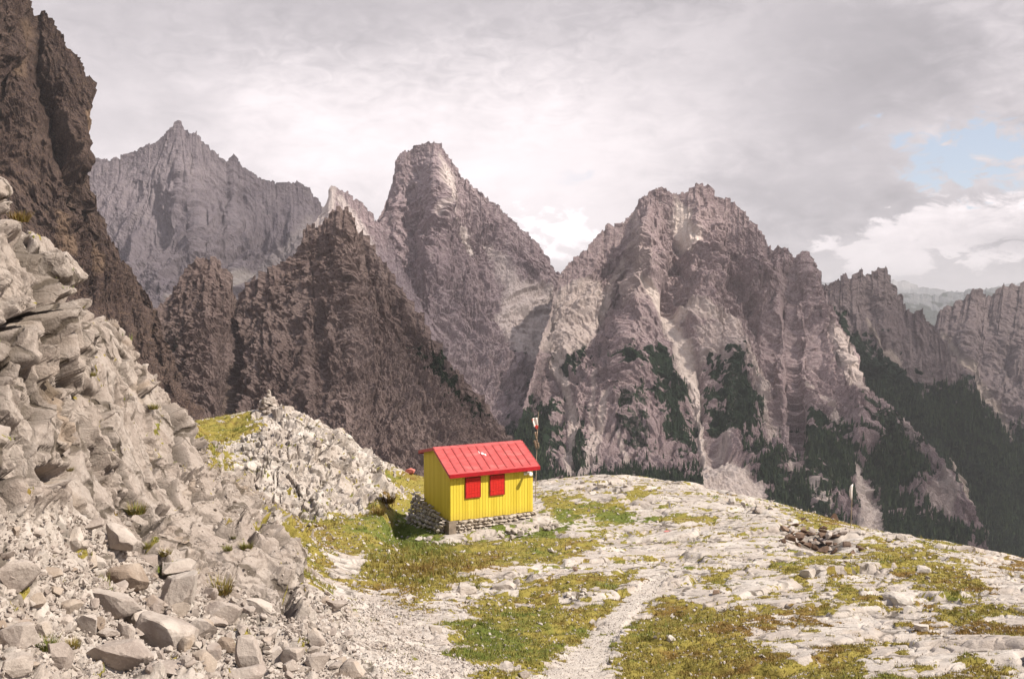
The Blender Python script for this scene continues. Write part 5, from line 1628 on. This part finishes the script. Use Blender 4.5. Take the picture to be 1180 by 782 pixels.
# red way-mark painted on the slab
g, n = at(768, 611)
M_MARK = plain_mat('faded_red_paint', (.55, .20, .18), .9, .2, 30)
bm = bmesh.new(); r = random.Random(4)
for (ox, oy, s) in ((0, 0, .12), (.15, .05, .09), (-.12, .16, .10), (.05, .25, .12), (.2, .32, .07)):
    c = []
    for k in range(9):
        a_ = k / 9 * 6.283; q = s * r.uniform(.7, 1.1)
        X_, Y_ = g[0] + ox + q * math.cos(a_), g[1] + oy * 2 + q * 1.4 * math.sin(a_)
        j = np.argmin((NP[:, 0] - X_) ** 2 + (NP[:, 1] - Y_) ** 2)
        c.append(bm.verts.new((X_, Y_, NP[j, 2] + .012)))
    f = bm.faces.new(c)
ex = bmesh.ops.extrude_face_region(bm, geom=bm.faces[:])
for v in [e for e in ex['geom'] if isinstance(e, bmesh.types.BMVert)]: v.co.z += .006
tag(bm_obj('way_mark', bm, M_MARK), 'faded red painted way-mark on the pale slab right of the hut', 'way mark')


# ------------------------------------------------------------------ woods on the far slopes
def conifers(name, F, vg, px, py, n, keep, hmin, hmax, seed):
    rs_ = np.random.RandomState(seed)
    w = (keep(px, py) * (vg > .45)).ravel().astype(float)
    w *= (np.linalg.norm(np.gradient(F, axis=0), axis=-1) * np.linalg.norm(np.gradient(F, axis=1), axis=-1)).ravel()
    i = rs_.choice(len(w), n, p=w / w.sum())
    base = F.reshape(-1, 3)[i] + rs_.normal(0, 2.0, (n, 3)) * np.array([1, 1, 0])
    h = rs_.uniform(hmin, hmax, n); rad = h * rs_.uniform(.14, .22, n)
    V = []; T_ = []; off = 0; seg = 6; sh = []
    for (z0, z1, rr) in ((.02, .55, 1.0), (.30, .80, .72), (.58, 1.0, .45)):
        a = np.arange(seg) / seg * 6.283 + rs_.uniform(0, 6, (n, 1))
        rj = rad[:, None] * rr * rs_.uniform(.7, 1.25, (n, seg))
        ring = np.stack([np.cos(a) * rj, np.sin(a) * rj, h[:, None] * (z0 + rs_.uniform(-.05, .05, (n, seg)))], -1)
        ap = np.stack([np.zeros(n), np.zeros(n), h * z1], -1)[:, None, :]
        v = np.concatenate([ring, ap], 1) + base[:, None, :]
        V.append(v.reshape(-1, 3))
        t = np.stack([np.arange(seg), (np.arange(seg) + 1) % seg, np.full(seg, seg)], -1)
        T_.append((t[None] + (off + np.arange(n) * (seg + 1))[:, None, None]).reshape(-1, 3)); off += n * (seg + 1)
        sh.append(np.repeat(rs_.rand(n), seg + 1))
    me_ = mesh_np(name, np.concatenate(V), np.concatenate(T_), False)
    attr(me_, 'shade', np.concatenate(sh))
    tag(link(name, me_, M_FIR), kind='stuff')


def fir_mat():
    m, T, b, o = material('fir_needles')
    T.l(T.mix(get_attr(T, 'shade'), (.012, .021, .014), (.044, .062, .030)), b.inputs['Base Color'])
    b.inputs['Roughness'].default_value = 1.0; b.inputs['Specular IOR Level'].default_value = .05
    return m


M_FIR = fir_mat()
_, F_, vg_, x_, y_ = MS
conifers('conifer_wood', F_, vg_, x_, y_, 6500, lambda x, y: (y > 500) * (y < 680) * ((x > 850) | (y > 528)) , 12, 24, 61)
conifers('conifer_wood', F_, vg_, x_, y_, 2500, lambda x, y: (y > 430) * (y < 560) * (x > 590), 7, 14, 62)
_, F_, vg_, x_, y_ = SP
conifers('conifer_wood', F_, vg_, x_, y_, 6500, lambda x, y: (y > 440) * (y < 690) * (x < 1230), 14, 26, 63)
_, F_, vg_, x_, y_ = RD
conifers('conifer_wood', F_, vg_, x_, y_, 5500, lambda x, y: (y > 470) * (y < 690) * (x < 1230), 14, 26, 64)
